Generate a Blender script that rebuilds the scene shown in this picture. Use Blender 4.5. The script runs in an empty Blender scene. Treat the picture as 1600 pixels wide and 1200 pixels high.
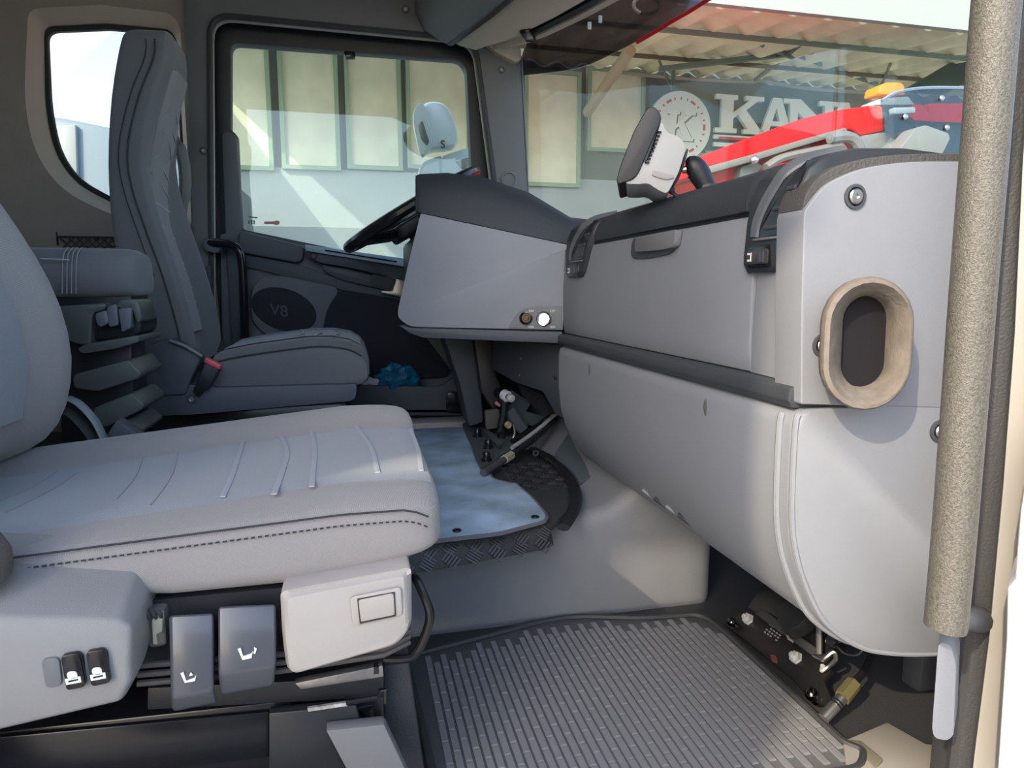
import bpy, bmesh, math, random
from mathutils import Vector as V, Matrix, Quaternion
random.seed(4)
S = bpy.context.scene
COL = S.collection
# ------------------------------------------------------------------ camera
FPX, PITCH, YAW = 1050.0, math.radians(8.1), math.radians(13.3)
CAM = V((0, 0, .72))
FW = V((math.sin(YAW)*math.cos(PITCH), math.cos(YAW)*math.cos(PITCH), -math.sin(PITCH)))
RT = V((math.cos(YAW), -math.sin(YAW), 0)); UP = RT.cross(FW)
cd = bpy.data.cameras.new('camera'); cam = bpy.data.objects.new('camera', cd); COL.objects.link(cam)
cd.sensor_width = 36; cd.lens = FPX/1600*36; cd.clip_start = .02; cd.clip_end = 200
cam.matrix_world = Matrix(((RT.x, UP.x, -FW.x, CAM.x), (RT.y, UP.y, -FW.y, CAM.y), (RT.z, UP.z, -FW.z, CAM.z), (0, 0, 0, 1)))
S.camera = cam
# ------------------------------------------------------------------ light
SUN = V((1.2, 1.0, -1.0)).normalized()
S.view_settings.view_transform = 'Standard'; S.view_settings.look = 'None'
S.view_settings.exposure = 0.25; S.view_settings.gamma = 1.0; S.view_settings.use_curve_mapping = False
W = bpy.data.worlds.new('sky'); S.world = W; W.use_nodes = True
nt = W.node_tree; bg = nt.nodes['Background']
sky = nt.nodes.new('ShaderNodeTexSky'); sky.sky_type = 'NISHITA'; sky.sun_disc = False
sky.sun_elevation = math.radians(32); sky.sun_rotation = math.atan2(-1.2, -1.0); sky.dust_density = 2.2; sky.air_density = 1.0
nt.links.new(sky.outputs[0], bg.inputs[0]); bg.inputs[1].default_value = .53
sl = bpy.data.lights.new('sun', 'SUN'); sl.energy = 3.3; sl.angle = math.radians(.6); sl.color = (1, .83, .60)
so = bpy.data.objects.new('sun', sl); COL.objects.link(so); so.rotation_euler = SUN.to_track_quat('-Z', 'Y').to_euler()
so.location = (-6, -5, 5)
# ------------------------------------------------------------------ pixel helpers: a photo pixel and a real plane give a real point
def ray(x, y): return FW + RT*((x-800)/FPX) + UP*((600-y)/FPX)
def PX(x, y, k): d = ray(x, y); return CAM + d*((k-CAM.x)/d.x)
def PY(x, y, k): d = ray(x, y); return CAM + d*((k-CAM.y)/d.y)
def PZ(x, y, k): d = ray(x, y); return CAM + d*((k-CAM.z)/d.z)
def PP(x, y, p, n): d = ray(x, y); return CAM + d*((V(p)-CAM).dot(n)/d.dot(n))
def LY(pts, k): return [PY(x, y, k) for x, y in pts]
# ------------------------------------------------------------------ materials
def srgb(r, g, b):
    f = lambda c: (c/255/12.92) if c/255 <= .04045 else ((c/255+.055)/1.055)**2.4
    return (f(r), f(g), f(b))
MATS = {}
def mat(name, col, rough=.5, metal=0, bump=None, var=0, vs=8, spec=.5, coat=0, emis=None):
    if name in MATS: return MATS[name]
    m = bpy.data.materials.new(name); m.use_nodes = True; n = m.node_tree; b = n.nodes['Principled BSDF']
    b.inputs['Base Color'].default_value = (*col, 1); b.inputs['Roughness'].default_value = rough; b.inputs['Metallic'].default_value = metal
    b.inputs['Specular IOR Level'].default_value = spec; b.inputs['Coat Weight'].default_value = coat
    tc = n.nodes.new('ShaderNodeTexCoord')
    if var:
        t = n.nodes.new('ShaderNodeTexNoise'); t.inputs['Scale'].default_value = vs; t.inputs['Detail'].default_value = 5
        n.links.new(tc.outputs['Object'], t.inputs['Vector'])
        r = n.nodes.new('ShaderNodeMapRange'); r.inputs[1].default_value = .3; r.inputs[2].default_value = .7
        r.inputs[3].default_value = 1-var; r.inputs[4].default_value = 1+var; n.links.new(t.outputs[0], r.inputs[0])
        x = n.nodes.new('ShaderNodeVectorMath'); x.operation = 'SCALE'; x.inputs[0].default_value = col; n.links.new(r.outputs[0], x.inputs['Scale'])
        n.links.new(x.outputs[0], b.inputs['Base Color'])
    if bump:
        t = n.nodes.new('ShaderNodeTexNoise'); t.inputs['Scale'].default_value = bump[0]; t.inputs['Detail'].default_value = 2
        n.links.new(tc.outputs['Object'], t.inputs['Vector'])
        u = n.nodes.new('ShaderNodeBump'); u.inputs['Strength'].default_value = bump[1]; u.inputs['Distance'].default_value = .002
        n.links.new(t.outputs[0], u.inputs['Height']); n.links.new(u.outputs[0], b.inputs['Normal'])
    if emis:
        b.inputs['Emission Color'].default_value = (*emis[0], 1); b.inputs['Emission Strength'].default_value = emis[1]
    MATS[name] = m; return m
def fabric(name, col, contrast=.13):
    m = mat(name, col, .95, spec=.15); n = m.node_tree; b = n.nodes['Principled BSDF']; b.inputs['Sheen Weight'].default_value = .25
    tc = n.nodes.new('ShaderNodeTexCoord'); mp = n.nodes.new('ShaderNodeMapping'); mp.inputs['Rotation'].default_value = (.5, .6, .8)
    n.links.new(tc.outputs['Object'], mp.inputs[0])
    w = n.nodes.new('ShaderNodeTexWave'); w.inputs['Scale'].default_value = 230; w.inputs['Distortion'].default_value = 3; w.inputs['Detail'].default_value = 3; w.inputs['Detail Scale'].default_value = 4
    n.links.new(mp.outputs[0], w.inputs[0])
    t = n.nodes.new('ShaderNodeTexNoise'); t.inputs['Scale'].default_value = 700; n.links.new(tc.outputs['Object'], t.inputs['Vector'])
    a = n.nodes.new('ShaderNodeMath'); a.operation = 'ADD'; n.links.new(w.outputs['Fac'], a.inputs[0]); n.links.new(t.outputs[0], a.inputs[1])
    r = n.nodes.new('ShaderNodeMapRange'); r.inputs[1].default_value = .3; r.inputs[2].default_value = 1.7; r.inputs[3].default_value = 1-contrast; r.inputs[4].default_value = 1+contrast
    n.links.new(a.outputs[0], r.inputs[0])
    x = n.nodes.new('ShaderNodeVectorMath'); x.operation = 'SCALE'; x.inputs[0].default_value = col; n.links.new(r.outputs[0], x.inputs['Scale'])
    n.links.new(x.outputs[0], b.inputs['Base Color'])
    u = n.nodes.new('ShaderNodeBump'); u.inputs['Strength'].default_value = .25; u.inputs['Distance'].default_value = .001
    n.links.new(a.outputs[0], u.inputs['Height']); n.links.new(u.outputs[0], b.inputs['Normal'])
    return m
def glass(name, tint, refl=.06, rough=0.0):
    m = bpy.data.materials.new(name); m.use_nodes = True; n = m.node_tree; n.nodes.clear()
    o = n.nodes.new('ShaderNodeOutputMaterial'); t = n.nodes.new('ShaderNodeBsdfTransparent'); t.inputs[0].default_value = (*tint, 1)
    g = n.nodes.new('ShaderNodeBsdfGlossy'); g.inputs['Roughness'].default_value = rough; g.inputs[0].default_value = (1, 1, 1, 1)
    ge = n.nodes.new('ShaderNodeNewGeometry'); dt = n.nodes.new('ShaderNodeVectorMath'); dt.operation = 'DOT_PRODUCT'
    n.links.new(ge.outputs['Normal'], dt.inputs[0]); n.links.new(ge.outputs['Incoming'], dt.inputs[1])
    def mth(op, a, c):
        q_ = n.nodes.new('ShaderNodeMath'); q_.operation = op
        for i_, s_ in enumerate((a, c)):
            if s_ is None: continue
            if isinstance(s_, (int, float)): q_.inputs[i_].default_value = s_
            else: n.links.new(s_, q_.inputs[i_])
        return q_.outputs[0]
    ab = mth('ABSOLUTE', dt.outputs['Value'], None); s5 = mth('POWER', mth('SUBTRACT', 1.0, ab), 5.0)
    q = n.nodes.new('ShaderNodeMath'); q.operation = 'MULTIPLY_ADD'; n.links.new(s5, q.inputs[0]); q.inputs[1].default_value = 1-refl; q.inputs[2].default_value = refl
    x = n.nodes.new('ShaderNodeMixShader'); n.links.new(q.outputs[0], x.inputs[0]); n.links.new(t.outputs[0], x.inputs[1]); n.links.new(g.outputs[0], x.inputs[2])
    n.links.new(x.outputs[0], o.inputs[0]); MATS[name] = m; return m
GRAIN = (900, .25)
M_DASH = mat('dash_grey_plastic', (.235, .252, .285), .55, bump=GRAIN, var=.03)
M_TRIM = mat('trim_charcoal_plastic', (.062, .07, .085), .55, bump=GRAIN)
M_TOP = mat('dash_top_soft_black', (.033, .038, .046), .6, bump=(450, .5))
M_TOPG = mat('dash_top_grain', (.075, .073, .07), .6, bump=(300, .8))
M_BLACK = mat('black_plastic', (.016, .017, .02), .45, bump=(700, .2))
M_GLOSS = mat('gloss_black', (.012, .012, .014), .2)
M_RUB = mat('black_rubber', (.045, .047, .05), .6, bump=(350, .5))
M_PILLAR = mat('pillar_grey_plastic', (.17, .175, .185), .6, bump=GRAIN)
M_DOOR = mat('door_grey_plastic', (.115, .125, .14), .6, bump=GRAIN)
M_BEIGE = mat('beige_headliner', (.42, .375, .33), .9, bump=(500, .6), var=.04)
M_BEIGE2 = mat('beige_header', (.55, .48, .39), .8, bump=(700, .3))
M_TUN = mat('tunnel_grey_vinyl', (.22, .23, .25), .5, bump=(500, .35), var=.05)
M_FLOOR = mat('floor_black', (.045, .047, .052), .55, bump=(300, .4))
M_FAB = fabric('seat_fabric_charcoal', (.30, .283, .275))
M_FABC = fabric('seat_fabric_centre', (.28, .30, .325), .15)
M_FABD = fabric('driver_fabric', (.16, .165, .175))
M_FABDC = fabric('driver_fabric_centre', (.26, .27, .285), .13)
M_STRIPE = mat('seat_light_stripe', (.42, .44, .47), .9)
M_STITCH = mat('stitch_dark', (.04, .04, .042), .9)
M_COVER = mat('seat_cover_plastic', (.43, .40, .37), .5, bump=GRAIN, var=.03)
M_CONS = mat('console_plastic', (.27, .265, .262), .5, bump=GRAIN, var=.03)
M_STEEL = mat('steel', (.55, .55, .54), .3, 1)
M_WHITE = mat('white_paint', (.75, .76, .76), .35, coat=.3)
M_PRINT = mat('white_print', (.8, .8, .8), .6)
M_RED = mat('red_paint', (.52, .006, .008), .6, spec=.06)
M_BODY = mat('cab_body_beige', (.36, .345, .32), .45)
M_HANDLE = mat('handle_textured', (.12, .115, .10), .45, bump=(800, .5), var=.4, vs=520)
M_CARPET = mat('blue_grey_carpet', (.40, .53, .64), .98, bump=(260, 1.0), var=.35, vs=9, spec=.1)
M_EDGE = mat('carpet_binding', (.16, .16, .19), .9, bump=(600, .8))
M_OLIVE = mat('latch_olive_black', (.09, .10, .095), .4, bump=(500, .2))
G_SIDE = glass('side_glass', (.86, .96, .95), .035)
G_WIND = glass('windscreen_glass', (.93, .97, .96), .015)
G_SMOKE = glass('smoked_acrylic', (.30, .28, .32), .04)
# ------------------------------------------------------------------ mesh helpers
ORG = {}
def obj(name, bm, m, parent=None, bevel=0, seg=2, sub=0, ang=32, flat=False, kind=None, label=None):
    bmesh.ops.remove_doubles(bm, verts=bm.verts, dist=1e-5)
    bmesh.ops.recalc_face_normals(bm, faces=bm.faces)
    if bevel:
        es = [e for e in bm.edges if len(e.link_faces) == 2 and e.calc_face_angle(0) > math.radians(ang)]
        bmesh.ops.bevel(bm, geom=es, offset=bevel, segments=seg, profile=.5, affect='EDGES', clamp_overlap=True)
    me = bpy.data.meshes.new(name)
    if parent is None:
        xs = [v.co for v in bm.verts]
        o0 = V(((min(p.x for p in xs)+max(p.x for p in xs))/2, (min(p.y for p in xs)+max(p.y for p in xs))/2, min(p.z for p in xs)))
    else: o0 = ORG[parent.name]
    bmesh.ops.translate(bm, verts=bm.verts, vec=-o0)
    bm.to_mesh(me); bm.free()
    o = bpy.data.objects.new(name, me); COL.objects.link(o)
    if parent is None: o.location = o0
    else: o.parent = parent
    ORG[o.name] = o0
    ms = m if isinstance(m, (list, tuple)) else [m]
    for q in ms: me.materials.append(q)
    if not flat:
        me.shade_smooth(); me.set_sharp_from_angle(angle=math.radians(ang if not sub else 80))
    if sub:
        s = o.modifiers.new('sub', 'SUBSURF'); s.levels = sub; s.render_levels = sub
    if kind: o['kind'] = kind
    if label: o['label'] = label
    return o
def thing(name, label, cat, loc, group=None):
    o = bpy.data.objects.new(name, None); COL.objects.link(o); o.location = loc; o.empty_display_size = .05
    ORG[o.name] = V(loc); tag(o, label, cat, group); return o
def tag(o, label, cat, group=None):
    o['label'] = label; o['category'] = cat
    if group: o['group'] = group
    return o
def B(): return bmesh.new()
def rounded(pts, r, k=4):
    out = []; n = len(pts)
    for i, p in enumerate(pts):
        a, b = pts[i-1], pts[(i+1) % n]; da, db = a-p, b-p
        rr = min(r[i] if isinstance(r, (list, tuple)) else r, da.length*.48, db.length*.48)
        if rr < 1e-6: out.append(p.copy()); continue
        s, e = p+da.normalized()*rr, p+db.normalized()*rr
        for j in range(k+1):
            t = j/k; out.append(s*(1-t)**2 + p*2*t*(1-t) + e*t*t)
    return out
def prism(bm, pts, vec):
    vec = V(vec); a = [bm.verts.new(p) for p in pts]; b = [bm.verts.new(p+vec) for p in pts]; n = len(a)
    bm.faces.new(a); bm.faces.new(b[::-1])
    for i in range(n): bm.faces.new((a[i], b[i], b[(i+1) % n], a[(i+1) % n]))
    return bm
def plate(bm, loops, vec):
    vec = V(vec); t = bmesh.new(); es = []; L = []
    for lp in loops:
        vs = [t.verts.new(p) for p in lp]; L.append(vs)
        for i in range(len(vs)): es.append(t.edges.new((vs[i], vs[(i+1) % len(vs)])))
    bmesh.ops.triangle_fill(t, use_beauty=True, use_dissolve=False, edges=es)
    t.verts.index_update(); co = [v.co.copy() for v in t.verts]
    a = [bm.verts.new(c) for c in co]; b = [bm.verts.new(c+vec) for c in co]
    for f in t.faces:
        ix = [v.index for v in f.verts]; bm.faces.new([a[i] for i in ix]); bm.faces.new([b[i] for i in ix[::-1]])
    for vs in L:
        for i in range(len(vs)):
            p, q = vs[i].index, vs[(i+1) % len(vs)].index; bm.faces.new((a[p], a[q], b[q], b[p]))
    t.free(); return bm
def box(bm, c, s, R=None):
    c = V(c); vs = []
    for x in (-.5, .5):
        for y in (-.5, .5):
            for z in (-.5, .5):
                p = V((x*s[0], y*s[1], z*s[2])); vs.append(bm.verts.new(c + (R @ p if R else p)))
    for f in ((0, 1, 3, 2), (4, 6, 7, 5), (0, 4, 5, 1), (2, 3, 7, 6), (0, 2, 6, 4), (1, 5, 7, 3)): bm.faces.new([vs[i] for i in f])
    return bm
def box2(bm, a, b): a, b = V(a), V(b); return box(bm, (a+b)/2, [abs(q) for q in (b-a)])
def loft(bm, rings, cap=True, closed=True):
    R = [[bm.verts.new(p) for p in r] for r in rings]; n = len(R[0])
    for i in range(len(R)-1):
        for j in range(n if closed else n-1):
            bm.faces.new((R[i][j], R[i][(j+1) % n], R[i+1][(j+1) % n], R[i+1][j]))
    if cap and closed: bm.faces.new(R[0][::-1]); bm.faces.new(R[-1])
    return bm
def spath(pts, n=6, closed=False):
    pts = [V(p) for p in pts]; out = []; N = len(pts)
    for i in range(N if closed else N-1):
        g = (lambda k: pts[k % N]) if closed else (lambda k: pts[max(0, min(N-1, k))])
        p0, p1, p2, p3 = g(i-1), g(i), g(i+1), g(i+2)
        for j in range(n):
            t = j/n; out.append(.5*((2*p1)+(p2-p0)*t+(2*p0-5*p1+4*p2-p3)*t*t+(3*p1-p0-3*p2+p3)*t**3))
    if not closed: out.append(pts[-1])
    return out
def tube(bm, pts, r, n=8, closed=False, sq=None):
    pts = [V(p) for p in pts]; N = len(pts); rings = []; up = None
    for i, p in enumerate(pts):
        d = (pts[(i+1) % N]-pts[i-1]) if closed else (pts[min(N-1, i+1)]-pts[max(0, i-1)])
        d.normalize()
        if up is None: up = d.orthogonal().normalized() if sq is None else (V(sq)-d*V(sq).dot(d)).normalized()
        else: up = (up-d*up.dot(d)).normalized()
        s = d.cross(up); rr = r[i] if isinstance(r, (list, tuple)) else r
        ra, rb = rr if isinstance(rr, tuple) else (rr, rr)
        rings.append([p + up*math.cos(2*math.pi*k/n)*ra + s*math.sin(2*math.pi*k/n)*rb for k in range(n)])
    if closed: rings.append(rings[0])
    return loft(bm, rings, cap=not closed)
def lathe(bm, base, axis, prof, n=16, cap=True):
    base, axis = V(base), V(axis).normalized(); u = axis.orthogonal().normalized(); w = axis.cross(u)
    return loft(bm, [[base+axis*h+(u*math.cos(2*math.pi*k/n)+w*math.sin(2*math.pi*k/n))*max(r, 1e-4) for k in range(n)] for h, r in prof], cap=cap)
def ball(bm, c, r, sx=1, sy=1, sz=1, n=12): bmesh.ops.create_uvsphere(bm, u_segments=n, v_segments=n//2+2, radius=r, matrix=Matrix.Translation(V(c)) @ Matrix.Diagonal((sx, sy, sz, 1))); return bm
def screw(parent, c, nrm, r=.009, name='screw'):
    nrm = V(nrm).normalized(); o = obj(name, lathe(B(), V(c)-nrm*.003, nrm, [(0, r*1.7), (.0035, r*1.7), (.0036, r*1.25), (.0025, r*1.2)], 16), M_TRIM, parent)
    b = B(); lathe(b, V(c)-nrm*.001, nrm, [(0, r), (.005, r), (.0065, r*.8), (.0065, r*.45), (.003, r*.4)], 16); obj('screw_head', b, M_STEEL, o if parent is None or parent.parent is None else parent)
    return o
def text_bm(s, size, o0, xd, yd, depth=.001):
    cu = bpy.data.curves.new('txt', 'FONT'); cu.body = s; cu.size = size; cu.extrude = depth; cu.align_x = 'CENTER'; cu.align_y = 'CENTER'
    t = bpy.data.objects.new('txt', cu); COL.objects.link(t); dg = bpy.context.evaluated_depsgraph_get()
    me = bpy.data.meshes.new_from_object(t.evaluated_get(dg)); bm = B(); bm.from_mesh(me)
    xd, yd = V(xd).normalized(), V(yd).normalized(); zd = xd.cross(yd); o0 = V(o0)
    for v in bm.verts: v.co = o0 + xd*v.co.x + yd*v.co.y + zd*v.co.z
    bpy.data.objects.remove(t); bpy.data.curves.remove(cu); bpy.data.meshes.remove(me); return bm
def struct(o): o['kind'] = 'structure'; return o
X3, Y3, Z3 = V((1, 0, 0)), V((0, 1, 0)), V((0, 0, 1))
#BODY
# ================================================================== CAB SHELL
YL = 2.55
# beige side wall with quarter window
wo = rounded([V((-1.35, YL, -.1)), V((-.44, YL, -.1)), V((-.50, YL, 1.9)), V((-1.35, YL, 1.9))], .001, 1)
qp = [(62, 40), (160, 36), (255, 44), (266, 62), (282, 340), (240, 335), (165, 305), (112, 275), (83, 232), (68, 165)]
win = rounded(LY(qp, YL), [.03, 0, .03, .02, .05, .08, .1, .1, .1, .12], 5)
cq = sum(win, V())/len(win)
def grow(pts, c, d): return [p + (p-c).normalized()*d for p in pts]
b = B(); plate(b, [wo, grow(win, cq, .055)], (0, .07, 0))
wl = struct(obj('wall_left', b, M_BEIGE))
# sloped reveal around the quarter window
b = B(); g = grow(win, cq, .056); rings = [g, [p+V((0, .012, 0)) for p in grow(win, cq, .046)], [p+V((0, .05, 0)) for p in grow(win, cq, .018)], [p+V((0, .075, 0)) for p in grow(win, cq, .018)]]
loft(b, rings, cap=False); obj('window_reveal', b, M_BEIGE2, wl)
w2 = [p+V((0, .055, 0)) for p in win]
b = B(); plate(b, [[p for p in grow(w2, cq, .022)], w2], (0, .02, 0)); wn = struct(obj('window_1', b, M_RUB, bevel=.004))
b = B(); prism(b, [p+V((0, .012, 0)) for p in w2], (0, .004, 0)); obj('pane', b, G_WIND, wn)
# rear wall, roof, front bulkhead, right side behind the passenger seat
b = B(); box2(b, (-1.40, .40, -.1), (-1.34, 2.62, 1.9)); struct(obj('wall_rear', b, M_BEIGE, bevel=.01))
b = B(); loft(b, [[V((x, .38, z)), V((x, .38, z+.04)), V((x, 2.62, z+.04)), V((x, 2.62, z))] for x, z in ((-1.4, 1.86), (.3, 1.86), (.62, 1.74), (.78, 1.70))]); struct(obj('ceiling', b, M_BEIGE))
b = B(); box2(b, (-1.40, .38, -.1), (-.62, .44, 1.9)); struct(obj('wall_right', b, M_BEIGE, bevel=.01))
b = B(); box2(b, (1.04, .62, -.1), (1.10, 2.6, .86)); box2(b, (.8, .70, -.05), (1.06, .735, .3)); struct(obj('wall_front', b, M_FLOOR, bevel=.01))
# floors
b = B(); box2(b, (-1.36, .60, -.06), (1.06, 2.3, 0)); struct(obj('floor', b, M_FLOOR))
b = B(); box2(b, (-1.36, 2.2, .1), (1.06, 2.56, .235)); struct(obj('floor_driver', b, M_FLOOR))
b = B(); prism(b, rounded([V((-1.3, 1.322, -.02)), V((.792, 1.322, -.02)), V((.792, 1.322, .40)), V((.67, 1.322, .40)), V((.55, 1.322, .238)), V((-1.3, 1.322, .235))], [0, 0, .05, .05, .08, 0], 5), (0, .96, 0))
tun = struct(obj('engine_tunnel', b, M_TUN, bevel=.035, seg=4, ang=50))
# door sill strips and a painted sunlit patch of floor
b = B(); box2(b, (-.6, 2.30, .2), (.75, 2.40, .258)); struct(obj('trim_1', b, M_BODY, bevel=.008))
b = B(); prism(b, [PZ(x, y, .0) for x, y in ((1316, 1168), (1385, 1138), (1445, 1172), (1475, 1176), (1500, 1150), (1500, 1260), (1330, 1280))], (0, 0, .012)); struct(obj('trim_2', b, M_BODY, bevel=.003))  # pale plate paints sunlit floor and sill, cut along the shadow edge
b = B(); box2(b, (-.7, .44, -.14), (.95, .66, -.005)); struct(obj('trim_3', b, M_BODY, bevel=.01))
# dark surround of the driver's door: B pillar, cant rail and A pillar in one U
dop = rounded(LY([(332, 640), (327, 22), (742, 62), (775, 300), (790, 640)], 2.5), [0, .07, .07, .1, 0], 6)
uo = LY([(283, -130), (830, -130), (812, 40), (815, 95), (826, 330), (860, 700), (345, 700)], 2.5)
uo = [uo[0], uo[1], uo[2], uo[3], uo[4], uo[5]] ; uo_l = [PY(310, 700, 2.5), PY(283, 0, 2.5)]
outer = [PY(283, -130, 2.5), PY(800, -130, 2.5), PY(800, 40, 2.5), PY(817, 95, 2.5), PY(828, 330, 2.5), PY(850, 640, 2.5)] + dop[::-1] + [PY(333, 640, 2.5), PY(312, 640, 2.5), PY(300, 300, 2.5)]
b = B(); prism(b, outer, (0, .09, 0)); dt = struct(obj('trim_4', b, M_PILLAR, bevel=.004))
for x, y in ((318, 236), (634, 15), (783, 109), (700, 12)):
    p = PY(x, y, 2.5); screw(dt, p, (0, -1, 0), .008)
p = PY(795, 281, 2.5); obj('speaker_button', lathe(B(), p, -Y3, [(-.004, .031), (.006, .031), (.008, .024), (.004, .022), (.0045, .0)], 24), M_PILLAR, dt)
b = B(); box2(b, PY(322, 415, 2.475), PY(333, 445, 2.505)); obj('belt_clip', b, M_TRIM, dt, bevel=.004)
p = spath([PY(272, 214, 2.44), PY(281, 232, 2.42), PY(288, 262, 2.42), PY(289, 300, 2.42), PY(284, 338, 2.43)], 5)
b = B(); tube(b, p, [(.012, .012)]*4+[(.020, .016)]*(len(p)-8)+[(.014, .012)]*4, 10); obj('belt_guide', b, M_PILLAR, dt)
b = B(); prism(b, LY([(322, 15), (348, 15), (352, 360), (386, 380), (392, 660), (335, 660)], 2.585), (0, .03, 0)); obj('door_jamb', b, M_BLACK, dt)
# rubber seal + pale bead round the door opening
b = B(); tube(b, [p+V((0, -.004, 0)) for p in dop], .009, 6); obj('door_seal', b, M_RUB, dt)
b = B(); tube(b, [p+V((0, .012, 0)) for p in grow(dop, PY(550, 330, 2.5), -.012)], .005, 6); obj('seal_bead', b, M_BODY, dt)
# ------------------------------------------------------------------ driver's door
YD = 2.56
door = struct(thing('door_1', '', '', PY(550, 640, YD))); del door['label']; del door['category']
gl = rounded(LY([(360, 66), (718, 93), (729, 108), (738, 292), (640, 411), (520, 388), (377, 358), (370, 210), (360, 203)], YD), [.03, .04, .02, .05, .0, .0, .02, .01, .01], 5)
fo = rounded(LY([(334, 30), (738, 66), (768, 84), (782, 420), (640, 432), (374, 372), (345, 368)], YD), [.07, .06, .04, .02, .02, .02, .02], 6)
b = B(); plate(b, [fo, gl], (0, .05, 0)); obj('window_frame', b, M_BLACK, door, bevel=.004)
# grey lower-left cheek of the frame
b = B(); prism(b, rounded(LY([(346, 208), (356, 205), (369, 212), (379, 356), (370, 368), (352, 366)], YD-.012), .01, 3), (0, .04, 0)); obj('frame_cheek', b, M_DOOR, door, bevel=.005)
b = B(); prism(b, [p+V((0, .025, 0)) for p in grow(gl, PY(550, 240, YD), .01)], (0, .004, 0)); obj('pane', b, G_SIDE, door)
b = B(); prism(b, rounded(LY([(537, 80), (555, 81), (555, 91), (540, 91)], YD-.004), .004, 2), (0, .02, 0)); obj('glass_stop', b, M_GLOSS, door, bevel=.002)
# small prints on the pane
YP = YD+.022
b = B()
prism(b, LY([(388, 338), (402, 339), (402, 341), (388, 340)], YP), (0, .001, 0))
for q in range(3): prism(b, LY([(388+q*4, 344), (390+q*4, 344), (390+q*4, 350), (388+q*4, 350)], YP), (0, .001, 0))
obj('glass_stamp', b, M_GLOSS, door)
b = B(); prism(b, LY([(413, 346), (428, 346), (432, 344), (437, 346), (436, 350), (431, 352), (427, 350), (413, 350)], YP), (0, .001, 0)); obj('pane_sticker', b, mat('sticker_pink', (.6, .25, .25), .6), door)
# door card
card = rounded(LY([(343, 366), (378, 360), (478, 385), (640, 408), (800, 440), (800, 690), (350, 690)], 2.52), [.01, .02, .05, .02, 0, 0, 0], 4)
b = B(); prism(b, card, (0, .05, 0)); obj('door_card', b, M_DOOR, door, bevel=.006)
b = B(); prism(b, rounded(LY([(372, 361), (476, 386), (473, 405), (465, 411), (372, 394)], 2.48), [.015, .02, .02, .02, .015], 4), (0, .05, 0)); obj('elbow_pad', b, M_TRIM, door, bevel=.012, seg=3)
b = B(); prism(b, rounded(LY([(480, 391), (640, 417), (640, 440), (545, 418), (500, 411), (481, 402)], 2.46), [.01, .0, .0, .03, .03, .02], 4), (0, .07, 0)); obj('switch_rail', b, M_TRIM, door, bevel=.006)
b = B(); prism(b, [PY(476, 382, 2.47), PY(640, 405, 2.47), PY(640, 418, 2.44), PY(478, 392, 2.44)], (0, .06, 0)); obj('sill_cap', b, mat('sill_silver_grey', (.30, .36, .40), .35), door, bevel=.004)
b = B(); prism(b, [PY(508, 390, 2.452), PY(620, 408, 2.452), PY(620, 410, 2.45), PY(508, 392, 2.45)], (0, .004, 0)); obj('demist_slot', b, M_GLOSS, door)
b = B(); obj('rail_button', lathe(B(), PY(490, 400, 2.46), -Y3, [(0, .012), (.004, .012), (.005, .009), (.003, .008)], 16), M_BLACK, door)
b = B(); prism(b, rounded(LY([(502, 412), (545, 420), (640, 444), (640, 462), (530, 437), (506, 424)], 2.49), [.02, .02, 0, 0, .03, .03], 4), (0, .04, 0)); obj('pull_pocket', b, mat('pocket_blue_grey', (.06, .075, .09), .5), door, bevel=.006)
b = B(); prism(b, LY([(582, 428), (620, 436), (614, 455), (578, 444)], 2.482), (0, .02, 0)); obj('pocket_recess', b, M_GLOSS, door)
b = B(); prism(b, rounded(LY([(602, 428), (620, 432), (645, 436), (640, 466), (596, 458), (596, 454), (613, 455), (619, 437), (602, 432)], 2.47), .003, 2), (0, .03, 0)); obj('inner_handle', b, mat('satin_metal', (.42, .37, .31), .4, .7), door, bevel=.003)
b = B(); prism(b, rounded(LY([(372, 395), (465, 412), (500, 426), (640, 465), (640, 480), (520, 450), (430, 428), (372, 415)], 2.505), .02, 3), (0, .03, 0)); obj('card_band', b, M_TRIM, door, bevel=.006)
pod = rounded(LY([(392, 452), (408, 431), (440, 430), (535, 450), (512, 480), (500, 540), (440, 540), (391, 505)], 2.495), .05, 5)
b = B(); prism(b, pod, (0, .04, 0)); obj('speaker_pod', b, M_DOOR, door, bevel=.012, seg=3)
ctr = PY(444, 484, 2.488)
el = [ctr+V((math.cos(t)*.108, 0, math.sin(t)*.075-math.cos(t)*.022)) for t in [i*math.tau/40 for i in range(40)]]
b = B(); prism(b, el, (0, .02, 0)); sg = obj('speaker_grille', b, mat('speaker_cloth', (.02, .023, .03), .8, bump=(800, .8)), door, bevel=.004)
obj('speaker_lettering', text_bm('V8', .055, PY(436, 486, 2.484), (1, 0, -.15), (0, 0, 1), .0015), M_TRIM, sg)
b = B(); prism(b, rounded(LY([(510, 470), (530, 452), (640, 470), (700, 480), (706, 590), (500, 600), (497, 520)], 2.50), .05, 5), (0, .03, 0)); obj('cloth_insert', b, mat('door_cloth_dark', (.022, .024, .032), .95, bump=(500, .6)), door, bevel=.006)
# door pocket bin
b = B()
prism(b, rounded(LY([(545, 602), (690, 604), (712, 585), (735, 640), (735, 651), (545, 651)], 2.41), [.01, .03, .03, .02, .01, .01], 4), (0, .015, 0))
prism(b, LY([(545, 638), (735, 638), (735, 651), (545, 651)], 2.41), (0, .13, 0))
obj('pocket_bin', b, M_TRIM, door, bevel=.006)
b = B(); prism(b, rounded(LY([(698, 612), (728, 612), (732, 645), (697, 645)], 2.393), .02, 3), (0, .012, 0)); obj('pocket_cutout', b, M_GLOSS, door, bevel=.003)
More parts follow.
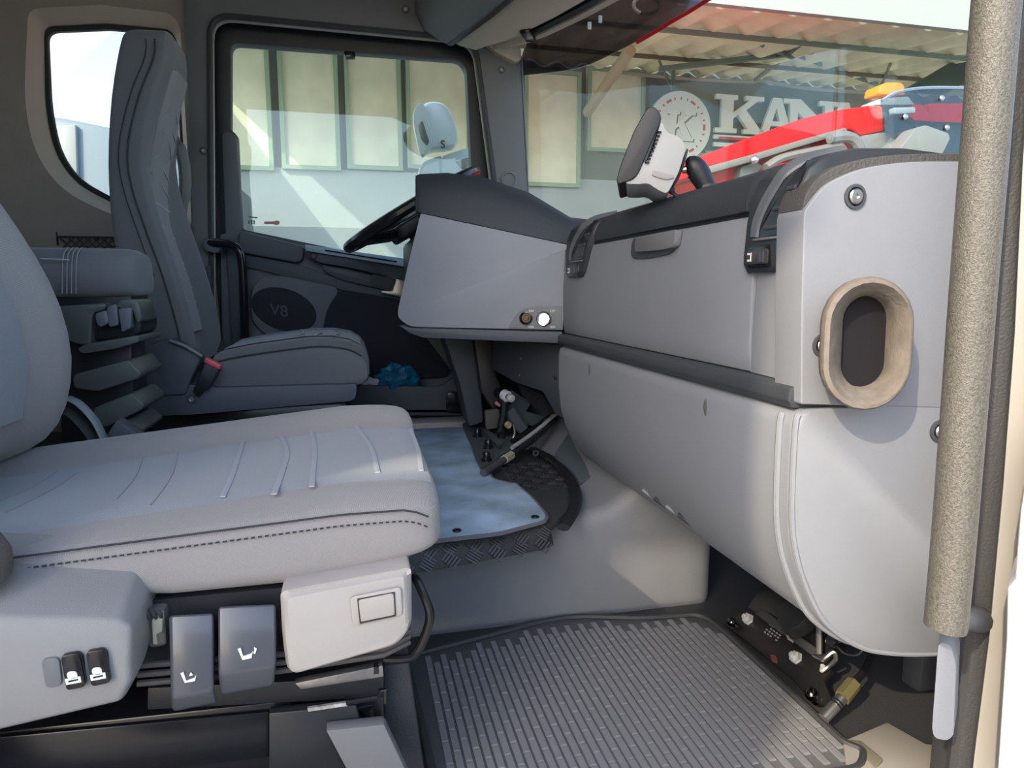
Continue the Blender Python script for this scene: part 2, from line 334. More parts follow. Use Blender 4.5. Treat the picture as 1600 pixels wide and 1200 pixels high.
# grab rail on the door's rear edge
p = spath([PY(322, 379, 2.47), PY(352, 381, 2.43), PY(371, 388, 2.41), PY(378, 410, 2.41), PY(381, 470, 2.42), PY(383, 545, 2.45)], 6)
b = B(); tube(b, p, .014, 12); gr = obj('grab_rail', b, M_GLOSS, door)
b = B(); prism(b, rounded(LY([(316, 374), (341, 371), (345, 389), (338, 396), (318, 391)], 2.45), .012, 3), (0, .05, 0)); obj('rail_bracket', b, M_DOOR, door, bevel=.008)
b = B(); prism(b, LY([(352, 372), (372, 372), (384, 545), (362, 545)], 2.49), (0, .03, 0)); obj('door_edge', b, M_TRIM, door, bevel=.006)
# bags in the bin
b = B(); ball(b, PY(622, 592, 2.44), .072, 1.15, .5, .75, 20)
for v in b.verts:
    h = math.sin(v.co.x*190+v.co.z*90)*.5+math.sin(v.co.z*230-v.co.x*60)*.5; v.co += (v.co-PY(622, 592, 2.44)).normalized()*h*.012
tag(obj('plastic_bag', b, mat('blue_plastic_film', (.01, .13, .24), .18, coat=.6, var=.6, vs=30), ang=20), 'crumpled blue plastic bag in the bin of the driver door', 'bag')
b = B(); ball(b, PY(584, 597, 2.435), .036, 1.3, .5, .5, 14)
for v in b.verts: v.co += V((0, 0, math.sin(v.co.x*160)*.005))
tag(obj('paper_bag', b, mat('white_paper', (.6, .6, .62), .7, bump=(60, 1)), ang=20), 'crumpled white paper beside the blue plastic bag', 'paper')
# net on the side wall
net = thing('storage_net', 'black elastic storage net hooked on the beige wall behind the driver seat', 'net', PY(90, 392, 2.53))
b = B()
for i in range(9):
    for s in (1, -1):
        x0 = 92+i*13; x1 = x0+s*28
        if 88 <= x1 <= 215 and 88 <= x0 <= 215: tube(b, [PY(x0, 370, 2.528), PY(x1, 394, 2.528)], .0022, 5)
obj('mesh_cords', b, M_RUB, net, kind='stuff')
b = B(); tube(b, [PY(88, 370, 2.528), PY(215, 372, 2.528)], .004, 6); obj('top_cord', b, M_RUB, net)
b = B(); box2(b, PY(87, 362, 2.52), PY(92, 384, 2.535)); obj('hook', b, M_BLACK, net, bevel=.002)
# ------------------------------------------------------------------ windscreen and A pillars
def ws(y, z):                       # curved screen: plan curve and rake
    t = (y-.64)/(2.5-.64)
    x = .78*(1-t)+.66*t + .23*4*t*(1-t)
    return V((x-(z-.88)*.06, y, z))
b = B(); ys = [.66+i*(1.84/24) for i in range(25)]; zs = [.84, 1.0, 1.2, 1.4, 1.6, 1.72]
R = [[ws(y, z) for z in zs] + [ws(y, z)+V((.005, 0, 0)) for z in zs[::-1]] for y in ys]
loft(b, R); sc = struct(obj('window_2', b, G_WIND))
b = B(); loft(b, [[ws(2.5, z)+V(q) for q in ((-.06, .03, 0), (.0, .03, 0), (.02, .12, 0), (-.06, .12, 0))] for z in (.3, .84, 1.2, 1.62, 1.75)]); struct(obj('trim_5', b, M_PILLAR, bevel=.006))
# ================================================================== DASHBOARD
dash = thing('dashboard', 'grey plastic dashboard with black padded top and glovebox across the cab', 'dashboard', (.5, 1.2, .3))
XF = .5
def fy(x, y): return PX(x, y, XF)
# body behind everything
b = B(); prism(b, [V((.515, .68, .60)), V((.515, 1.62, .60)), V((.515, 1.62, .84)), V((.515, .68, .84))], (.42, 0, 0)); obj('core', b, M_BLACK, dash)
# glovebox face
b = B(); loft(b, [[V((.503, y, .612)), V((.499, y, .64)), V((.498, y, .72)), V((.502, y, .812)), V((.53, y, .812)), V((.53, y, .612))] for y in (.775, .9, 1.1, 1.3, 1.41, 1.572)])
gb = obj('glovebox_lid', b, M_DASH, dash, bevel=.003)
# rounded grey corner column that turns into the end panel
b = B(); rr = []
for z in (.612, .66, .72, .78, .812):
    y0 = .775-(z-.612)*.08; o = (z-.612)*.05
    rr.append([V((.5+(.003 if z in (.612, .812) else 0), y0, z)), V((.4985, .72, z)), V((.4985, .695-o*.3, z)), V((.502, .680-o*.3, z)), V((.512, .672-o*.3, z)), V((.56, .668, z)), V((.56, .775, z))])
loft(b, rr); obj('corner_column', b, M_DASH, dash, ang=50)
# glovebox handle
hp = [(987, 372), (1057, 358), (1052, 391), (1043, 398), (1005, 405), (988, 404), (984, 398)]
b = B(); prism(b, rounded([PX(x, y, .496) for x, y in hp], .012, 4), (.01, 0, 0)); gh = obj('glovebox_handle', b, M_TRIM, dash, bevel=.003)
b = B(); prism(b, rounded([PX(x, y, .488) for x, y in [(992, 371), (1056, 358), (1052, 386), (1030, 391), (991, 394)]], .008, 3), (.012, 0, 0)); obj('grip', b, M_PILLAR, gh, bevel=.003)
# padded top of the passenger side
def topsec(y, k=0):
    z1 = .874
    return [V((.497+k, y, .818)), V((.497+k, y, .832)), V((.505+k, y, .852)), V((.522+k, y, .868)), V((.548+k, y, .8785)), V((.60, y, .884)), V((.72, y, .880)), V((.93-abs(y-1.4)*.12, y, .868)), V((.93-abs(y-1.4)*.12, y, .82)), V((.52, y, .814))]
b = B(); loft(b, [topsec(y) for y in (.80, .83, 1.0, 1.2, 1.355)]); obj('padded_top', b, M_TOP, dash, ang=50)
b = B(); loft(b, [topsec(y, -.003) for y in (.79, .80, .805)]); obj('top_border', b, M_TOP, dash, ang=50)
# shadow gap between lid and top
b = B(); box2(b, (.504, .70, .810), (.53, 1.5, .820)); obj('seam', b, M_BLACK, dash)
# vents: a bezel that climbs the face and rolls over the top
def vent_bezel(lo, hi, zb):
    # lo(z), hi(z): near and far edge of the bezel at height z on the face; it then rolls over the top
    prof = [(.4950, zb), (.4935, zb+.010), (.4925, .76), (.4925, .80), (.496, .83), (.505, .852), (.525, .868), (.56, .876), (.62, .878), (.70, .872)]
    R = []
    for x, z in prof:
        n = V((.02, 0, -.012 if z > .84 else 0)); zz_ = min(z, .835); k = .008 if z == zb else 0
        l, h = lo(zz_)+k, hi(zz_)-k
        if z > .835: l -= (x-.496)*.05; h -= (x-.496)*.10
        R.append([V((x+.001, l, z)), V((x-.003, l+.004, z+.001)), V((x-.003, h-.004, z+.001)), V((x+.001, h, z)), V((x, h, z))+n, V((x, l, z))+n])
    b = B(); loft(b, R); return obj('air_vent', b, mat('vent_bezel', (.036, .041, .05), .45, bump=GRAIN), dash, ang=50)
def vent_parts(v, lo, hi, zs_, wide):
    f = lambda t, z: lo(min(z, .835))+(hi(min(z, .835))-lo(min(z, .835)))*t
    m = [(.10, .783), (.60, .781), (.62, .786), (.50, .806), (.36, .828), (.20, .850), (.06, .863), (.05, .84), (.07, .81)]
    xz = lambda z: .4885 if z < .80 else .4885+(z-.80)**2*3.6
    b = B(); prism(b, [V((xz(z), f(t, z), z)) for t, z in m], (.010, 0, 0)); obj('mouth', b, M_GLOSS, v)
    for i in range(3):
        z = .792+i*.021; ya, yb = f(.10, z), f((.52, .40, .25)[i], z)
        b = B(); box(b, (xz(z)+.0005, (ya+yb)/2, z), (.004, yb-ya, .005)); obj('louver', b, mat('louver_grey', (.055, .06, .07), .4), v, bevel=.001)
    p = spath([V((xz(z)-.0005, f(t, z), z)) for t, z in ((.70, .783), (.70, .800), (.62, .822), (.52, .842))]+[V((.500, f(.42, .835), .856)), V((.520, f(.30, .835), .870)), V((.56, f(.16, .835), .879))], 4)
    b = B(); tube(b, p, [(.003, .0085)]*len(p), 8, sq=(1, 0, .4)); obj('scoop', b, mat('scoop_grey', (.11, .12, .135), .35), v)
    b = B(); box(b, (.4885, f(.40, .78), .7795), (.004, (f(.72, .78)-f(.08, .78)), .003)); obj('scoop_sill', b, M_PILLAR, v, bevel=.001)
    c = V((.4885, f(.52, zs_), zs_)); hw = (hi(zs_)-lo(zs_))*.33
    b = B(); prism(b, rounded([c+V((0, -hw, -.0135)), c+V((0, hw, -.013)), c+V((0, hw, .012)), c+V((0, -hw*.95, .0145))], .006, 3), (.006, 0, 0)); obj('switch_well', b, M_GLOSS, v, bevel=.001)
    b = B(); prism(b, rounded([c+V((-.002, -hw*.85, -.009)), c+V((-.002, hw*.85, -.009)), c+V((-.002, hw*.85, .009)), c+V((-.002, -hw*.85, .009))], .003, 3), (.006, 0, 0)); obj('thumbwheel', b, mat('wheel_grey', (.05, .05, .05), .35), v, bevel=.0015)
    b = B()
    for q in (-1, 1): box(b, c+V((-.0032, hw*.62, q*.004)), (.001, .004*wide, .0025))
    box(b, c+V((-.0032, hw*.42, 0)), (.001, .0012*wide, .011)); obj('switch_marking', b, M_PRINT, v)
    b = B()
    for q in (-.55, -.3): box(b, c+V((-.0032, hw*q, 0)), (.002, .004, .014))
    obj('grip_rib', b, M_TRIM, v)
rl, rh = (lambda z: .717-.40*(z-.74)), (lambda z: .788-.10*(z-.74))
v = vent_bezel(rl, rh, .739); vent_parts(v, rl, rh, .7585, 1)
cl, ch = (lambda z: 1.413-.62*(z-.75)), (lambda z: 1.527+.02*(z-.75))
v = vent_bezel(cl, ch, .745); vent_parts(v, cl, ch, .760, 1.6)
# grained black border over the end panel
bo = [PY(x, y, .661) for x, y in [(1253, 330), (1259, 305), (1274, 281), (1300, 262), (1340, 249), (1400, 241), (1470, 239), (1600, 243), (1600, 280), (1500, 280), (1415, 280), (1350, 291), (1306, 312), (1280, 332)]]
b = B(); prism(b, rounded(bo, [.004, .02, .03, .05, .05, .05, .05, 0, 0, .03, .05, .05, .03, .004], 4), (0, .045, 0)); obj('end_border', b, M_TOPG, dash, bevel=.009, seg=3)
# end panel facing the passenger door
ep = [PY(x, y, .655) for x, y in [(1257, 331), (1266, 318), (1290, 288), (1342, 263), (1415, 252), (1500, 252), (1583, 254), (1576, 640), (1252, 632), (1253, 480)]]
b = B(); prism(b, rounded(ep, [.01, .02, .05, .1, .1, 0, .01, .003, .003, 0], 5), (0, .05, 0)); epo = obj('end_panel', b, M_DASH, dash, bevel=.007, seg=3)
for x, y in ((1337, 307), (1287, 540), (1470, 674)):
    p = PY(x, y, .653); o = obj('screw_recess', lathe(B(), p, -Y3, [(-.004, .0135), (.0005, .0135), (.0008, .0105), (-.002, .010), (-.002, 0)], 20), M_TRIM, dash)
    obj('screw', lathe(B(), p, -Y3, [(-.002, .0085), (.0015, .0085), (.003, .007), (.003, .003), (.001, .0028), (.001, 0)], 16), M_STEEL, o)
# lower trim strip (passenger side)
b = B(); loft(b, [[V((.495, y, .611)), V((.486, y, .606)), V((.484, y, .592)), V((.490, y, .583)), V((.54, y, .583)), V((.54, y, .611))] for y in (.668, .672, 1.0, 1.3, 1.567)])
obj('trim_strip', b, mat('strip_blue_black', (.05, .056, .066), .45, bump=GRAIN), dash, bevel=.002)
# knee panel, lofted along the car's width
kp = [(.503, .583), (.489, .575), (.486, .56), (.487, .48), (.492, .43), (.505, .385), (.530, .335), (.556, .305), (.60, .276), (.65, .262), (.71, .254), (.78, .252)]
def ksec(y, ins=0):
    q = [V((x+ins*.5, y, z+(ins*.4 if i > 4 else 0))) for i, (x, z) in enumerate(kp)]
    return q + [V((.82, y, .30)), V((.82, y, .583))]
b = B(); loft(b, [ksec(.656, .012), ksec(.660, .004), ksec(.668), ksec(.9), ksec(1.2), ksec(1.4), ksec(1.56)]); kn = obj('knee_panel', b, M_DASH, dash, ang=50)
# ridge that frames the knee panel's end
pth = [V((x-.001, .682, z)) for x, z in kp[1:]]
b = B(); tube(b, spath(pth, 4), .0045, 8); obj('edge_bead', b, M_DASH, kn)
pth = [V((x+.004, .660, z+.002)) for x, z in kp[1:]]
b = B(); tube(b, spath(pth, 4), .004, 8); obj('edge_bead', b, M_DASH, kn)
for x, y in ((921, 578), (1103, 636)):
    p = PX(x, y, .4862); b = B(); ball(b, p, .008, .25, .8, 1.6, 12); obj('dimple', b, mat('dimple_grey', (.12, .125, .135), .5), kn)
b = B(); prism(b, [PX(x, y, .555)+V((-.006, 0, 0)) for x, y in ((1233, 897), (1280, 925), (1287, 940), (1245, 915))], (.02, 0, 0)); obj('slot', b, M_DASH, kn, bevel=.004)
# louvre cut-outs on the lower edge
for i in range(4):
    p = PX(1018+i*19, 773+i*13, .535)
    b = B(); tube(b, [p+V((-.012, .012, .006)), p+V((.010, -.014, -.012))], [(.004, .008)]*2, 8); obj('drain_slot', b, M_TUN if i % 2 == 0 else M_FLOOR, kn)
# flank of the driver's cockpit
A0 = V((.5, 1.571, .6)); NA = V((.169, .38, 0)).normalized(); IN = NA*1.0
def fa(x, y, d=0): return PP(x, y, A0-NA*d, NA)
fl = [fa(x, y) for x, y in [(657, 333), (896, 384), (884, 440), (879, 516), (640, 511), (622, 497), (621, 486), (640, 400)]]
b = B(); prism(b, rounded(fl, [.003, .003, 0, .003, .03, .03, .02, .1], 4), NA*.32); obj('cockpit_flank', b, M_DASH, dash, bevel=.004)
b = B(); prism(b, [fa(x, y, .002) for x, y in [(622, 508), (642, 512), (879, 518), (877, 537), (660, 528), (640, 521)]], NA*.30); obj('flank_strip', b, M_TRIM, dash, bevel=.004)
# socket plate
b = B(); prism(b, rounded([fa(x, y, .002) for x, y in [(794, 513), (808, 488), (826, 479), (878, 478), (877, 515)]], [0, .02, .02, 0, 0], 4), NA*.01); sp = obj('socket_plate', b, M_PILLAR, dash, bevel=.0015)
p = fa(822, 497, .003); obj('socket', lathe(B(), p, -NA, [(-.001, .0165), (.003, .0165), (.004, .013), (-.0005, .011), (-.0005, 0)], 20), M_GLOSS, sp)
b = B(); lathe(b, p-NA*.002, -NA, [(0, .008), (.0015, .007), (.0015, 0)], 12); obj('socket_contact', b, mat('brass_dark', (.12, .07, .04), .5, .6), sp)
p = fa(850, 498, .003); obj('socket_ring', lathe(B(), p, -NA, [(-.001, .0185), (.0035, .0185), (.005, .0165), (.004, .014), (-.0006, .013), (-.0006, 0)], 24), mat('chrome', (.75, .75, .72), .18, 1), sp)
for x, y, t in ((830, 486, '24V'), (863, 486, '12V'), (830, 511, '10A'), (863, 511, '10A')):
    obj('socket_text', text_bm(t, .0085, fa(x, y, .0036), (.38, -.169, 0), (0, 0, 1), .0004), M_PRINT, sp)
# cockpit hood: rolls from the flank's top edge over to the far side
e0 = [(657, 332), (700, 341), (760, 354), (830, 369), (896, 383)]
R = []
for i, (x, y) in enumerate(e0):
    a = fa(x, y, .002); t = i/4
    hz = a.z; zt = [1.018, 1.020, 1.005, .965, .900][i]; d = V((.10+.10*t, .9, 0)).normalized()
    h = zt-hz
    R.append([a, a+d*.010+Z3*h*.45, a+d*.035+Z3*h*.75, a+d*.08+Z3*h*.94, a+d*.15+Z3*h, a+d*.30+Z3*h*.98, a+d*.50+Z3*h*.9, a+d*.52-Z3*.02, a+d*.05-Z3*.02])
# rounded left end
a0 = R[0]; cc = sum(a0, V())/len(a0)
R.insert(0, [p*.93+cc*.07+V((-.012, 0, 0)) if p.z > .9 else p+V((-.002, 0, 0)) for p in a0])
last = R[-1]; R.append([V((max(p.x+.30, .80), p.y+.02, min(p.z, .885)-.012)) for p in last])
b = B(); loft(b, R); obj('cockpit_hood', b, M_TOP, dash, ang=55)
# binnacle core below the hood and the dash out to the far door
b = B(); prism(b, [V((.17, 1.80, .60)), V((.17, 2.3, .60)), V((.4, 2.45, .60)), V((.95, 2.45, .60)), V((.95, 1.62, .60)), V((.55, 1.62, .60))], (0, 0, .27)); obj('binnacle', b, M_BLACK, dash, bevel=.02)
b = B(); prism(b, [V((.35, 2.1, .86)), V((.62, 2.48, .86)), V((.9, 2.2, .86)), V((.9, 1.6, .86)), V((.55, 1.62, .86))], (0, 0, .03)); obj('screen_shelf', b, M_TOP, dash, bevel=.008)
# lower kick plate left of the knee panel
kpl = [PX(x, y, .515) for x, y in [(778, 541), (876, 545), (882, 600), (905, 655), (860, 640), (838, 620), (778, 585)]]
b = B(); prism(b, [PP(x, y, (.53, 1.6, .5), (.94, .34, 0)) for x, y in [(770, 532), (880, 538), (884, 600), (912, 668), (868, 648), (848, 612), (806, 598), (770, 578)]], (.05, .02, 0)); kk = obj('kick_plate', b, mat('kick_blue_black', (.045, .052, .065), .5, bump=GRAIN), dash, bevel=.003)
for x, y in ((814, 560), (811, 586), (868, 590)): p = PP(x, y, (.527, 1.6, .5), (.94, .34, 0)); obj('rivet', lathe(B(), p, (-.94, -.34, 0), [(0, .005), (.003, .004), (.003, 0)], 10), M_STEEL, kk)
# rubber sleeve of the side demister duct
dc = PY(1357, 540, .60); sx = 1.0
def stad(c, hw, hh, n=12):
    out = []
    for i in range(n+1): t = math.pi*i/n; out.append(c+V((math.cos(t)*hw, 0, (hh-hw)+math.sin(t)*hw)))
    for i in range(n+1): t = math.pi+math.pi*i/n; out.append(c+V((math.cos(t)*hw, 0, -(hh-hw)+math.sin(t)*hw)))
    return out
def tilt(pts, c, az, ax):
    q = Quaternion((0, 0, 1), az) @ Quaternion((1, 0, 0), ax); return [q @ (p-c)+c for p in pts]
m_sl = mat('duct_taupe_rubber', (.19, .165, .14), .75, bump=(160, .5), var=.18, vs=60)
front = PY(1357, 538, .605); back = front + V((.028, .050, 0))
mk = lambda c, hw, hh: tilt(stad(c, hw, hh), c, -.18, -.04)
rings = [mk(back, .042, .062), mk(back.lerp(front, .5), .043, .064), mk(back.lerp(front, .62), .050, .071), mk(front.lerp(back, .10), .0505, .0715), mk(front, .048, .069), mk(front+V((.001, -.001, 0)), .044, .065), mk(front.lerp(back, .2), .036, .058), mk(front.lerp(back, .5)+V((.004, 0, 0)), .027, .051), mk(back+V((.012, .03, 0)), .026, .050)]
b = B(); loft(b, rings, cap=False); sl_ = obj('duct_sleeve', b, m_sl, dash, ang=40)
b = B(); prism(b, mk(front.lerp(back, .62)+V((.006, .004, 0)), .0275, .0515), (.002, .004, 0)); obj('duct_hole', b, mat('void_black', (.004, .003, .007), .9), sl_)
# ------------------------------------------------------------------ steering wheel
sw = thing('steering_wheel', 'black steering wheel behind the grey dashboard, seen almost edge-on', 'steering wheel', PY(640, 400, 2.1))
c0 = PY(644, 328, 2.1); uu = V((.86, 0, .515)).normalized(); vv = Y3; nn = uu.cross(vv).normalized()
if nn.z < 0: nn = -nn
b = B(); tube(b, [c0+(uu*math.cos(t)+vv*math.sin(t))*.222 for t in [i*math.tau/48 for i in range(48)]], .0165, 10, closed=True); obj('rim', b, M_GLOSS, sw)
dn = -nn
b = B(); prism(b, rounded([c0+uu*x+vv*y+dn*.02 for x, y in ((-.085, -.08), (.085, -.08), (.10, .08), (-.10, .08))], .03, 4), dn*.045); obj('hub', b, M_BLACK, sw, bevel=.012, seg=3)
for a in (-35, 35, 145, 215):
    t = math.radians(a); d = uu*math.cos(t)+vv*math.sin(t)
    b = B(); tube(b, [c0+d*.05+dn*.045, c0+d*.13+dn*.03, c0+d*.22], [(.012, .02), (.009, .016), (.008, .012)], 8); obj('spoke', b, M_BLACK, sw)
b = B(); tube(b, [c0+dn*.04, c0+dn*.12+uu*.02, c0+dn*.26+uu*.08], [(.06, .06), (.05, .05), (.05, .05)], 14); obj('column_shroud', b, M_BLACK, sw)
b = B(); tube(b, [c0+dn*.10, c0+dn*.10-vv*.10, c0+dn*.085-vv*.2-uu*.01], [.011, .009, .007], 10); obj('column_stalk', b, M_GLOSS, sw)
# steering column and pedal-side ducting under the cockpit
pc = thing('steering_column', 'dark steering column cover running down behind the tunnel carpet', 'column', (.34, 2.1, .24))
b = B(); prism(b, [PY(x, y, 2.05) for x, y in [(692, 525), (744, 525), (757, 660), (733, 668), (718, 600)]], (0, .12, 0)); obj('column_cover', b, M_TRIM, pc, bevel=.01)
b = B(); prism(b, [PY(x, y, 2.0) for x, y in [(741, 528), (770, 528), (775, 585), (790, 625), (770, 640), (752, 610)]], (0, .05, 0)); obj('pedal_arm', b, mat('pedal_brown_black', (.03, .027, .026), .5), pc, bevel=.006)
b = B(); prism(b, [PY(x, y, 2.3) for x, y in [(660, 520), (900, 520), (900, 700), (745, 662), (720, 600)]], (0, .04, 0)); struct(obj('trim_12', b, M_BLACK, bevel=.004))
# ================================================================== PASSENGER SEAT
ps = thing('passenger_seat', 'grey fabric passenger seat nearest the open door, with levers below its cushion', 'seat', (-.15, 1.0, .02))
def cring(x, s=1.0, dz=0.0, back=0.0):
    # one cross-section of the cushion; s shrinks it towards its middle
    bz = .378 + max(0, x+.05)*.16 + max(0, -.20-x)*.12
    drop = -.10*max(0, -.02-x)*(1+back)
    pts = [(.752, bz+.015), (.750, .425+drop*.5), (.755, .468+drop*.6), (.800, .484+drop), (.825, .487+drop), (1.13, .489+drop), (1.155, .496+drop), (1.205, .519+drop), (1.255, .500+drop), (1.262, bz+.02), (1.21, bz), (.80, bz)]
    c = V((x, 1.005, .44+drop*.5))
    r = rounded([V((x, y, z)) for y, z in pts], [.02, .02, .016, .01, .01, .01, .01, .03, .03, .02, .01, .01], 3)
    return [c+V((0, (p.y-c.y)*(1-(1-s)*.45), (p.z-c.z)*s)) for p in r]
R = [cring(-.58, .55), cring(-.574, .78), cring(-.56, .94)] + [cring(x) for x in (-.50, -.42, -.36, -.32, -.26, -.20, -.14, -.08, -.02, .02)]
R += [cring(.05, .985), cring(.070, .955), cring(.083, .90), cring(.091, .82), cring(.096, .68), cring(.097, .5)]
b = B(); loft(b, R); obj('cushion', b, M_FAB, ps, ang=60)
# woven centre panel of the cushion and its light stripes
def scx(x):
    T = [(.02, 1), (.05, .985), (.07, .955), (.083, .90), (.091, .82), (.096, .68)]
    if x <= .02: return 1
    for (a, p), (c, q) in zip(T, T[1:]):
        if x <= c: return p+(q-p)*(x-a)/(c-a)
    return .6
def zc(x): return .44+.0485*scx(x) - .10*max(0, -.02-x)
b = B(); loft(b, [[V((x, .818+i*.0158, zc(x)+.0016-(.004 if i in (0, 20) else 0))) for i in range(21)] for x in [-.565+i*.022 for i in range(27)]+[.02, .035, .05, .06, .07, .078, .085, .09]], closed=False); obj('centre_panel', b, M_FABC, ps)
def zray(x, y):
    p = PZ(x, y, .492)
    for _ in range(6): p = PZ(x, y, zc(p.x)+.0022)
    return p
for k, ln in enumerate([[(548, 654), (563, 675), (580, 700), (590, 738)], [(484, 662), (492, 700), (490, 730), (487, 760)], [(434, 670), (448, 705), (440, 740), (428, 772)], [(382, 684), (372, 715), (362, 745), (348, 776)],
                        [(640, 668), (652, 700), (658, 735)]]):
    b = B(); tube(b, spath([zray(*q) for q in ln], 6), [(.0009, .0038)]*(6*(len(ln)-1)+1), 6, sq=(0, 0, 1)); obj('stripe', b, M_STRIPE, ps)
for k, ln in enumerate([[(276, 705), (268, 740), (245, 775), (232, 790)], [(222, 712), (210, 745), (180, 780)], [(120, 738), (80, 765), (10, 800)], [(90, 735), (50, 760), (0, 782)]]):
    b = B(); tube(b, spath([zray(*q) for q in ln], 6), [(.0006, .002)]*(6*(len(ln)-1)+1), 6, sq=(0, 0, 1)); obj('stripe', b, M_FAB, ps)
# stitched seams along the near edge and round the front corner
def seam(zoff, yy):
    q = []
    for i in range(44):
        x = -.545+i*.0145; d = -.10*max(0, -.02-x)
        q.append(V((x, yy, .4665+zoff+d*.6-max(0, x-.045)**2*9)))
    return q
b = B(); tube(b, seam(.001, .7535), .0012, 5); obj('seam', b, M_STITCH, ps)
b = B(); sq = seam(-.011, .7505)
for i in range(0, 43):
    for f in (.1, .6): tube(b, [sq[i].lerp(sq[i+1], f), sq[i].lerp(sq[i+1], f+.28)], .0011, 4)
obj('stitches', b, M_STITCH, ps, kind='stuff')
# backrest
def bring(z, xf, xb, y0, y1, s=1):
    return rounded([V((xb, y0+.02, z)), V((xf-.06, y0-.003, z)), V((xf-.012, y0+.008, z)), V((xf, y0+.045, z)), V((xf-.035, y0+.11, z)), V((xf-.035, y1-.11, z)), V((xf, y1-.045, z)), V((xf-.012, y1-.008, z)), V((xf-.06, y1+.003, z)), V((xb, y1-.02, z))], .025, 3)
lv = [(.445, -.56, -.66, .82, 1.19), (.458, -.525, -.68, .79, 1.22), (.475, -.478, -.69, .78, 1.232), (.53, -.446, -.70, .775, 1.235), (.61, -.431, -.71, .775, 1.235), (.69, -.441, -.72, .775, 1.235), (.77, -.469, -.73, .777, 1.233), (.854, -.513, -.74, .78, 1.23), (.95, -.56, -.76, .79, 1.21), (1.08, -.60, -.78, .82, 1.18), (1.20, -.60, -.77, .86, 1.14), (1.30, -.59, -.75, .88, 1.12), (1.34, -.62, -.72, .90, 1.10)]
b = B(); loft(b, [bring(*l) for l in lv]); obj('backrest', b, M_FAB, ps, sub=1)
b = B(); tube(b, spath([V((xf-.014, y0+.004, z)) for z, xf, xb, y0, y1 in lv[3:]], 4), .0016, 6); obj('seam', b, M_STITCH, ps)
b = B(); loft(b, [[V((xf-.033, y0+.12+(y1-y0-.24)*k/6, z)) for k in range(7)] for z, xf, xb, y0, y1 in lv[3:10]], closed=False); obj('centre_panel', b, M_FABC, ps)
# belt guide behind the cushion and buckle
b = B(); tube(b, spath(LY([(106, 622), (125, 632), (150, 660), (168, 700)], 1.285), 6), [(.004, .016)]*19, 8, sq=(1, 0, .5)); obj('belt_trim', b, mat('trim_light_grey', (.25, .27, .29), .4), ps)
b = B(); tube(b, spath(LY([(100, 640), (118, 652), (142, 680), (158, 712)], 1.275), 6), [(.003, .02)]*19, 8, sq=(1, 0, .5)); obj('belt_webbing', b, mat('webbing_black', (.05, .05, .05), .8, bump=(500, 1)), ps)
b = B(); prism(b, LY([(160, 690), (182, 656), (217, 679), (219, 684), (205, 705), (168, 712)], 1.30), (0, .035, 0)); bk = obj('belt_buckle', b, M_TRIM, ps, bevel=.004)
b = B(); prism(b, LY([(186, 657), (216, 677), (213, 680), (186, 661)], 1.31), (0, .02, 0)); obj('release_button', b, mat('buckle_red', (.55, .06, .07), .4), bk)
# end of the reclined armrest at the left edge of the picture
b = B(); loft(b, [rounded([V((x, y, z)) for y, z in ((.685, .435), (.685, .475+q), (.74, .475+q), (.74, .435))], .018, 3) for x, q in ((-.42, .03), (-.37, .028), (-.345, .012))] + [rounded([V((-.334, y, z)) for y, z in ((.695, .442), (.695, .475), (.73, .475), (.73, .442))], .012, 3)])
obj('armrest_end', b, mat('taupe_rubber', (.13, .115, .10), .8, bump=(300, .8)), ps, ang=50)
# side console with rocker switches
con = [(-.46, .440), (-.233, .405), (-.221, .385), (-.221, .335), (-.232, .312), (-.46, .283)]
b = B(); loft(b, [[V((x, .80, z+.03)) for x, z in con], [V((x+.0, .72, z)) for x, z in con], [V((x, .690, z-.012 if i in (0, 1) else z)) for i, (x, z) in enumerate(con)], [V((x-.002, .680, (z-.036 if i == 1 else z-.05 if i == 0 else z-.035 if i == 2 else z))) for i, (x, z) in enumerate(con)]][::1] )
bmesh.ops.translate(b, verts=b.verts, vec=(0, 0, .006))
sc_ = obj('switch_console', b, M_CONS, ps, bevel=.005, seg=3)
b = B(); box2(b, (-.46, .73, .31), (-.24, .80, .38)); obj('console_core', b, M_BLACK, ps)
for i, (x0, y0, x1, y1) in enumerate(((63, 1031, 97, 1077), (97, 1024, 134, 1075), (136, 1018, 172, 1069))):
    q = [PY(x, y, .677) for x, y in ((x0, y0), (x1-5, y0-4), (x1, y1-5), (x0+8, y1))]
    b = B(); prism(b, rounded(q, .006, 4), (0, .008, 0)); sw_ = obj('switch_blank' if i == 0 else 'rocker_switch', b, M_PILLAR if i == 0 else M_GLOSS, ps if False else ps, bevel=.0015)
    if i:
        c = sum(q, V())/4
        b = B(); prism(b, rounded([c+V((-.009, -.004, .018)), c+V((.007, -.004, .019)), c+V((.010, -.004, -.016)), c+V((-.007, -.004, -.018))], .004, 3), (0, .006, 0)); obj('rocker', b, M_GLOSS, sw_, bevel=.002)
        b = B(); cc = c+V((.0, -.0055, -.004))
        prism(b, rounded([cc+V((-.0045, 0, .006)), cc+V((.0035, 0, .006)), cc+V((.0045, 0, -.001)), cc+V((-.0045, 0, -.001))], .003, 3), (0, .001, 0))
        plate(b, [[cc+V(q_) for q_ in ((-.0065, 0, -.001), (.0065, 0, 0), (.007, 0, -.006), (-.006, 0, -.007))], [cc+V(q_) for q_ in ((-.004, 0, -.003), (.0045, 0, -.002), (.0045, 0, -.004), (-.004, 0, -.005))]], (0, .001, 0))
        obj('backrest_symbol', b, M_PRINT, sw_)
